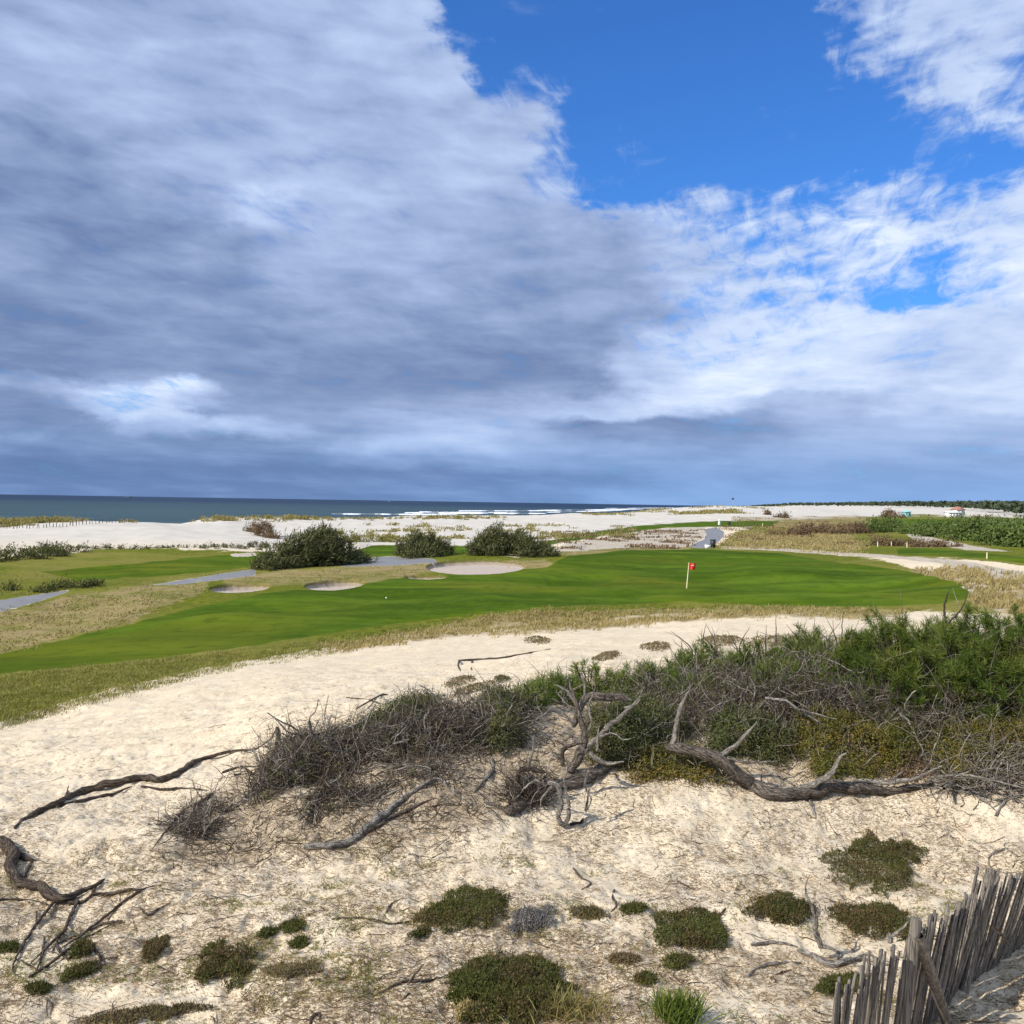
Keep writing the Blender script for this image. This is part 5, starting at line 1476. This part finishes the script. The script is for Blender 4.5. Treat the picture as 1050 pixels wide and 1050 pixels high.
one = lambda x, y, B: np.ones(len(x))
nz = lambda s, sd, a=.45, b=.6: (lambda x, y, B: sstep(a, b, fbm(B[:, 0] / s, B[:, 1] / s, 3, sd)))
tufts('dune_grass', 'yellow marram grass on the dune tops at the left by the sea', 900, (-30, 150, 525, 542), lambda x, y, B: sstep(541.5 - 9.5 * np.clip(x / 140, 0, 1), 538.5 - 8 * np.clip(x / 140, 0, 1), y) * sstep(150, 60, x) * sstep(.32, .52, fbm(B[:, 0] / 3, B[:, 1] / 3, 3, 81)), 'marram', .85, .10)
tufts('dune_crest_grass', 'thin line of marram grass along the dune crest before the surf', 700, (120, 520, 526, 536), lambda x, y, B: np.exp(-((y - (533 - (x - 120) * .008)) / 2.2) ** 2) * sstep(.35, .6, fbm(B[:, 0] / 6, B[:, 1] / 6, 3, 82)), 'marram', .9, .14)
tufts('dune_tufts', 'scattered brown tufts on the white sand above the bushes', 260, (370, 650, 538, 553), nz(9, 83, .42, .6), 'marram', .75, .18, 14, .5)
tufts('far_dune_grass', 'ochre grass patches on the far dune ridge', 420, (600, 800, 516.5, 528), nz(26, 84, .45, .6), 'marram', .9, .35, 16, 1.6)
tufts('sandy_rough_tufts', 'dark tufts dotted over the sandy rough beside the blue path', 200, (560, 725, 543, 563), lambda x, y, B: nz(7, 85, .45, .6)(x, y, B) * (sample(region(PATHS, 2.5), B[:, 0], B[:, 1]) < .1), 'rust', .5, .2, 14, .6)
tufts('heath_tufts', 'brown heath tufts beyond the cart path', 240, (740, 900, 530, 560), nz(8, 86, .4, .6), 'rust', .5, .16, 14, .7)

# ---------------------------------------------------------- paling line on the far dune
mb = MB()
P = ground(np.linspace(-20, 132, 46), 542 - 6.5 * sstep(20, 132, np.linspace(-20, 132, 46)) + rng.normal(size=46) * .3)
T = np.stack([P - [0, 0, .3], P + rng.normal(size=P.shape) * [.12, .08, .12] + [0, 0, .62]], 1)
rt = root('sand_fence', P[23], 'line of small stakes in the dune at the left by the sea', 'stake fence')
for t_ in T:
    mb = MB(); tubes(mb, t_[None], np.full((1, 2), .055) * (.7 + .6 * rng.random((1, 1))), 5, True); mb.build('stake', MT['darkdead'], rt)


# ---------------------------------------------------------- far forest
def forest(name, label, n, az0, az1, d0, d1, h0, h1, dens):
    a = np.radians(az0) + np.radians(az1 - az0) * rng.random(n * 2); d = np.exp(np.log(d0) + (np.log(d1) - np.log(d0)) * rng.random(n * 2))
    x = d * np.sin(a); y = d * np.cos(a)
    keep = rng.random(n * 2) < dens(a, d, x, y); x, y, d = x[keep][:n], y[keep][:n], d[keep][:n]; n = len(x)
    z = gz(x, y); h = h0 + (h1 - h0) * rng.random(n)
    # each crown a ragged cluster of faces
    per = 26; k_ = np.repeat(np.arange(n), per)
    dd = rand_dir(len(k_)); dd[:, 2] = np.abs(dd[:, 2]) * 1.0 - .15
    C = np.stack([x, y, z + h * .5], -1)[k_] + dd * np.stack([h * .38, h * .38, h * .45], -1)[k_] * (.7 + .45 * rng.random((len(k_), 1)))
    mb = MB(); leaves(mb, C, unit(dd + rng.normal(size=dd.shape) * .5), (h * .2)[k_] * (.6 + .7 * rng.random(len(k_))), .7)
    o = mb.build(name, MT['forest'], None); tag(o, label, 'forest', None, 'stuff')


def dn(a, d, x, y):
    # the wood begins nearer on the right
    ad = np.degrees(a)
    return (d > np.interp(ad, [15, 19, 22, 25, 27, 40], [2200, 1500, 1100, 700, 520, 420])) * sstep(.25, .45, fbm(x / 160, y / 160, 3, 91))


forest('pine_forest', 'dark green pine forest covering the hills at the right horizon', 9000, 12, 42, 450, 5200, 4, 9, dn)


# ---------------------------------------------------------- small man made things
def boxv(c, sx, sy, sz, rz=0.0, taper=1.0):
    v = []
    for k_, (z, t) in enumerate(((0, 1.0), (sz, taper))):
        for x_, y_ in ((-1, -1), (1, -1), (1, 1), (-1, 1)):
            X, Y = x_ * sx / 2 * t, y_ * sy / 2 * t
            v.append([c[0] + X * math.cos(rz) - Y * math.sin(rz), c[1] + X * math.sin(rz) + Y * math.cos(rz), c[2] + z])
    return v


BF = [[0, 3, 2, 1], [4, 5, 6, 7], [0, 1, 5, 4], [1, 2, 6, 5], [2, 3, 7, 6], [3, 0, 4, 7]]

# flag stick
b = g1(704, 603.5); D = dist_of(b); rt = root('flagstick', b, 'red golf flag on a pale pole standing in the green', 'golf flag')
top = at(706.5, 577, np.array(D))
mb = MB(); tubes(mb, np.array([b - [0, 0, .1], b * .5 + top * .5, top]), np.array([.045, .04, .03]), 8, True); mb.build('pole', MT['cream'], rt)
u = unit(top - b); mb = MB(); n1_, n2_ = 12, 7; V_ = []
for i in range(n1_):
    for j in range(n2_):
        f = i / (n1_ - 1); V_.append(top + vec(.03 + .50 * f, .10 * math.sin(f * 7 + j * .3) * f, 0) - u * (.46 * j / (n2_ - 1) + .02 + .05 * f * math.sin(f * 3)))
mb.add(V_, [[i * n2_ + j, (i + 1) * n2_ + j, (i + 1) * n2_ + j + 1, i * n2_ + j + 1] for i in range(n1_ - 1) for j in range(n2_ - 1)])
fl = mb.build('flag', MT['red'], rt, True)
mb = MB(); c0 = top + vec(.20, -.075, 0) - u * .22
for k_ in range(3): mb.add(boxv(c0 + vec(k_ * .075, -.02, -.03 + .02 * (k_ % 2)), .05, .01, .07), BF)
mb.build('flag_mark', MT['white'], fl)
mb = MB(); a_ = np.linspace(0, 2 * math.pi, 20, endpoint=False); cc = b + vec(0, 0, .006)
mb.add(np.concatenate([np.stack([cc[0] + .09 * np.cos(a_), cc[1] + .09 * np.sin(a_), np.full(20, gz(cc[0], cc[1]) + .015)], -1)]), [list(range(20))]); mb.build('hole_cup', MT['dark'], rt)

# golf ball on the green
def ball(P, r, mat, name, label, cat, parent=None):
    mb = MB(); th = np.linspace(0, math.pi, 9); ph = np.linspace(0, 2 * math.pi, 14, endpoint=False)
    V_ = np.array([[P[0] + r * math.sin(t) * math.cos(p), P[1] + r * math.sin(t) * math.sin(p), P[2] + r + r * math.cos(t)] for t in th for p in ph])
    Fc = [[i * 14 + j, (i + 1) * 14 + j, (i + 1) * 14 + (j + 1) % 14, i * 14 + (j + 1) % 14] for i in range(8) for j in range(14)]
    mb.add(V_, Fc); o = mb.build(name, MT[mat], parent, True, None if parent is not None else P)
    if parent is None: tag(o, label, cat)
    return o


ball(g1(396, 614), .06, 'white', 'tee_marker_ball', 'small white ball marker lying on the green left of the flag', 'marker')

# litter bin and box by the cart path
b = g1(731, 561.5); rt = root('waste_bin', b, 'dark bin by the start of the blue grey path', 'bin')
mb = MB(); mb.add(boxv(b, .62, .6, 1.15, .2), BF); mb.build('bin_body', MT['dark'], rt)
mb = MB(); mb.add(boxv(b + [0, 0, 1.152], .68, .66, .07, .2), BF); mb.build('lid', MT['dark'], rt)
b = g1(725.5, 562.6); rt = root('low_box', b, 'pale low box standing left of the dark bin', 'box')
mb = MB(); mb.add(boxv(b, .78, .5, .62, .1), BF); mb.build('box_body', MT['white'], rt)
mb = MB(); mb.add(boxv(b + [0, 0, .622], .84, .56, .05, .1), BF); mb.build('lid', MT['metalgrey'], rt)
b = g1(737.5, 538.2); rt = root('ball_washer', b, 'small white post like stand beyond the blue grey path', 'post')
mb = MB(); tubes(mb, np.array([b - [0, 0, .2], b + [0, 0, .5], b + [0, 0, .9]]), np.array([.32, .36, .3]), 10, True); mb.build('stand', MT['white'], rt)
ball(b + [0, 0, .9], .3, 'white', 'top_knob', '', '', rt)
b = g1(747.5, 538.4); rt = root('waste_bin', b, 'dark round bin right of the white stand beyond the path', 'bin')
mb = MB(); tubes(mb, np.array([b - [0, 0, .1], b + [0, 0, .5], b + [0, 0, .85]]), np.array([.42, .45, .4]), 12, True); mb.build('bin_body', MT['dark'], rt)
mb = MB(); tubes(mb, np.array([b + [0, 0, .86], b + [0, 0, .92], b + [0, 0, 1.0]]), np.array([.46, .46, .2]), 12, True); mb.build('lid', MT['dark'], rt)

# course marker stakes
MK = [(782, 540), (900, 560.6), (914, 560), (930, 561.3), (1012, 573), (1036, 535), (1045, 536), (893, 536)]
LB = ['beyond the white stand', 'left of the brown scrub strip', 'before the brown scrub strip', 'in the grass strip', 'by the pale track at the right',
      'on the far clearing', 'farthest right on the far clearing', 'beside the brown scrub on the far grass']
for (px, py), lb_ in zip(MK, LB):
    b = g1(px, py); D = dist_of(b); mb = MB(); hh = .55 * (1 + D / 500)
    tubes(mb, np.array([b - [0, 0, .1], b + [0, 0, hh * .5], b + [0, 0, hh]]), np.array([.05, .05, .04]) * (1 + D / 260), 8, True)
    o = mb.build('marker_stake', MT['cream'], None, False, b); tag(o, 'small yellowish marker stake ' + lb_, 'stake', 'course marker stakes')

# kite like dark marker on a mast over the dunes
b = g1(751, 519.5); D = dist_of(b); rt = root('warning_mast', b, 'thin beach mast with a dark square signal over the far dune', 'mast')
t_ = at(751.4, 510.5, np.array(D)); mb = MB(); tubes(mb, np.array([b - [0, 0, .3], b * .5 + t_ * .5, t_]), np.array([.05, .04, .03]), 6, True); mb.build('pole', MT['metalgrey'], rt)
mb = MB(); mb.add(boxv(t_ - [0, 0, .9], 1.0, .05, .9), BF); mb.build('signal', MT['dark'], rt)


# turquoise hut and white beach building
def hut(name, label, px, py, D, w, d, h, wall, roofm, rz, hip=.5, wins=3, roofh=None):
    b = at(px, py, np.array(float(D))); zg = float(gz(b[0], b[1])); b[2] = zg - .3 if abs(b[2] - zg) < 3 else b[2]
    rt = root(name, b, label, 'building')
    mb = MB(); mb.add(boxv(b, w, d, h, rz), BF); mb.build('wall', MT[wall], rt)
    rh = roofh or h * .45; e = .4
    v = boxv(b + [0, 0, h], w + 2 * e, d + 2 * e, .12, rz); R_ = np.array([[math.cos(rz), -math.sin(rz)], [math.sin(rz), math.cos(rz)]])
    r1 = b[:2] + R_ @ vec(-w / 2 + hip * d / 2, 0); r2 = b[:2] + R_ @ vec(w / 2 - hip * d / 2, 0)
    v += [[*r1, b[2] + h + rh], [*r2, b[2] + h + rh]]
    mb = MB(); mb.add(v, BF[:1] + BF[2:]); mb.f.append(np.array([4, 5, 9, 8, 6, 7, 8, 9])); mb.t.append(np.array([4, 4])); mb.f.append(np.array([5, 6, 9, 7, 4, 8])); mb.t.append(np.array([3, 3]))
    mb.build('roof', MT[roofm], rt)
    for k_ in range(wins):
        c_ = b[:2] + R_ @ vec((k_ + .5) / wins * w * .9 - w * .45, -d / 2 - .03)
        mb = MB(); mb.add(boxv(vec(*c_, b[2] + h * .45), w / wins * .3, .06, h * .32, rz), BF); mb.build('window', MT['glass'], rt)
    c_ = b[:2] + R_ @ vec(w * .46, -d / 2 - .03)
    mb = MB(); mb.add(boxv(vec(*c_, b[2]), w * .08, .08, h * .7, rz), BF); mb.build('door', MT['glass'], rt)


hut('beach_hut', 'turquoise lifeguard hut standing on the far white sand', 929.5, 526.5, 560, 3.0, 3, 2.6, 'turq', 'turq', .1, .9, 2, .8)
hut('beach_building', 'long low white building with red roof near the forest edge', 977, 530, 560, 7.0, 5, 2.6, 'white', 'white', .1, .2, 4, .5)
hut('house', 'small red roofed house behind the white building', 982, 528, 620, 5, 5, 3.4, 'white', 'rooftile', .2, .6, 2, 1.8)


# ships on the horizon
def ship(name, label, px, D, L, mats):
    b = at(px, 512, np.array(float(D))); b[2] = 0
    rt = root(name, b, label, 'ship')
    mb = MB(); sec = []
    for f, w, z0, z1 in ((-.5, .05, 3, 6), (-.42, .1, 0, 5.5), (.0, .12, -1, 4.6), (.4, .11, -1, 4.8), (.5, .09, 0, 5)):
        for yy, zz in ((-1, z1), (-.7, z0), (.7, z0), (1, z1)): sec.append([b[0] + f * L, b[1] + yy * w * L, zz * L / 50])
    Fc = [[i * 4 + j, (i + 1) * 4 + j, (i + 1) * 4 + (j + 1) % 4, i * 4 + (j + 1) % 4] for i in range(4) for j in range(4)] + [[0, 1, 2, 3], [19, 18, 17, 16]]
    mb.add(sec, Fc); mb.build('hull', MT[mats[0]], rt)
    mb = MB(); mb.add(boxv(b + [L * .28, 0, 4.6 * L / 50], L * .2, L * .16, L * .13), BF); mb.build('superstructure', MT[mats[1]], rt)
    mb = MB(); tubes(mb, np.array([b + [L * .26, 0, L * .1], b + [L * .26, 0, L * .3], b + [L * .26, 0, L * .4]]), np.full(3, L * .012), 6, True); mb.build('mast', MT[mats[1]], rt)


ship('cargo_ship', 'dark ship silhouette on the horizon at the left', 131, 9000, 62, ('shipdark', 'shipdark'))
ship('cargo_ship', 'small pale ship on the horizon above the surf', 398, 11000, 40, ('shipdark', 'white'))

# surf lines
mb = MB()
for (xa, ya, xb, yb, th) in ((415, 526.6, 560, 527.2, 1.3), (430, 525.6, 520, 526.4, .6), (540, 524.2, 660, 522.3, 1.2), (470, 524.3, 560, 524.4, .45), (560, 526.0, 640, 523.6, .9), (340, 528.0, 470, 528.6, .6), (620, 521.6, 720, 520.6, .5)):
    n_ = 90; xs = np.linspace(xa, xb, n_); yc = np.linspace(ya, yb, n_); f = np.linspace(0, 1, n_)
    t_ = th * .62 * np.minimum(1, 6 * np.minimum(f, 1 - f)) * (.25 + 1.3 * fbm(xs / 9, 0 * xs + ya, 3, 95)) * sstep(.3, .42, fbm(xs / 20, 0 * xs + xb, 2, 96))
    dep0 = np.maximum(tan_dep(xs, yc - t_), .0012); dep1 = np.maximum(tan_dep(xs, yc + t_ * .6), .00125); az_ = azim(xs, yc)
    rows = []
    for q in range(5):
        dq = CAM_Z / (dep1 + (dep0 - dep1) * q / 4); zq = .25 + 1.1 * math.sin(math.pi * q / 4)
        rows.append(np.stack([dq * np.sin(az_), dq * np.cos(az_), np.full(n_, zq) + .3 * rng.random(n_)], -1))
    V_ = np.stack(rows, 0); ii = np.arange(5 * n_).reshape(5, n_)
    mb.add(V_, np.stack([ii[:-1, :-1], ii[:-1, 1:], ii[1:, 1:], ii[1:, :-1]], -1).reshape(-1, 4))
o = mb.build('surf', MT['foam'], None, True); tag(o, 'white lines of surf breaking behind the middle dunes', 'surf', None, 'stuff')
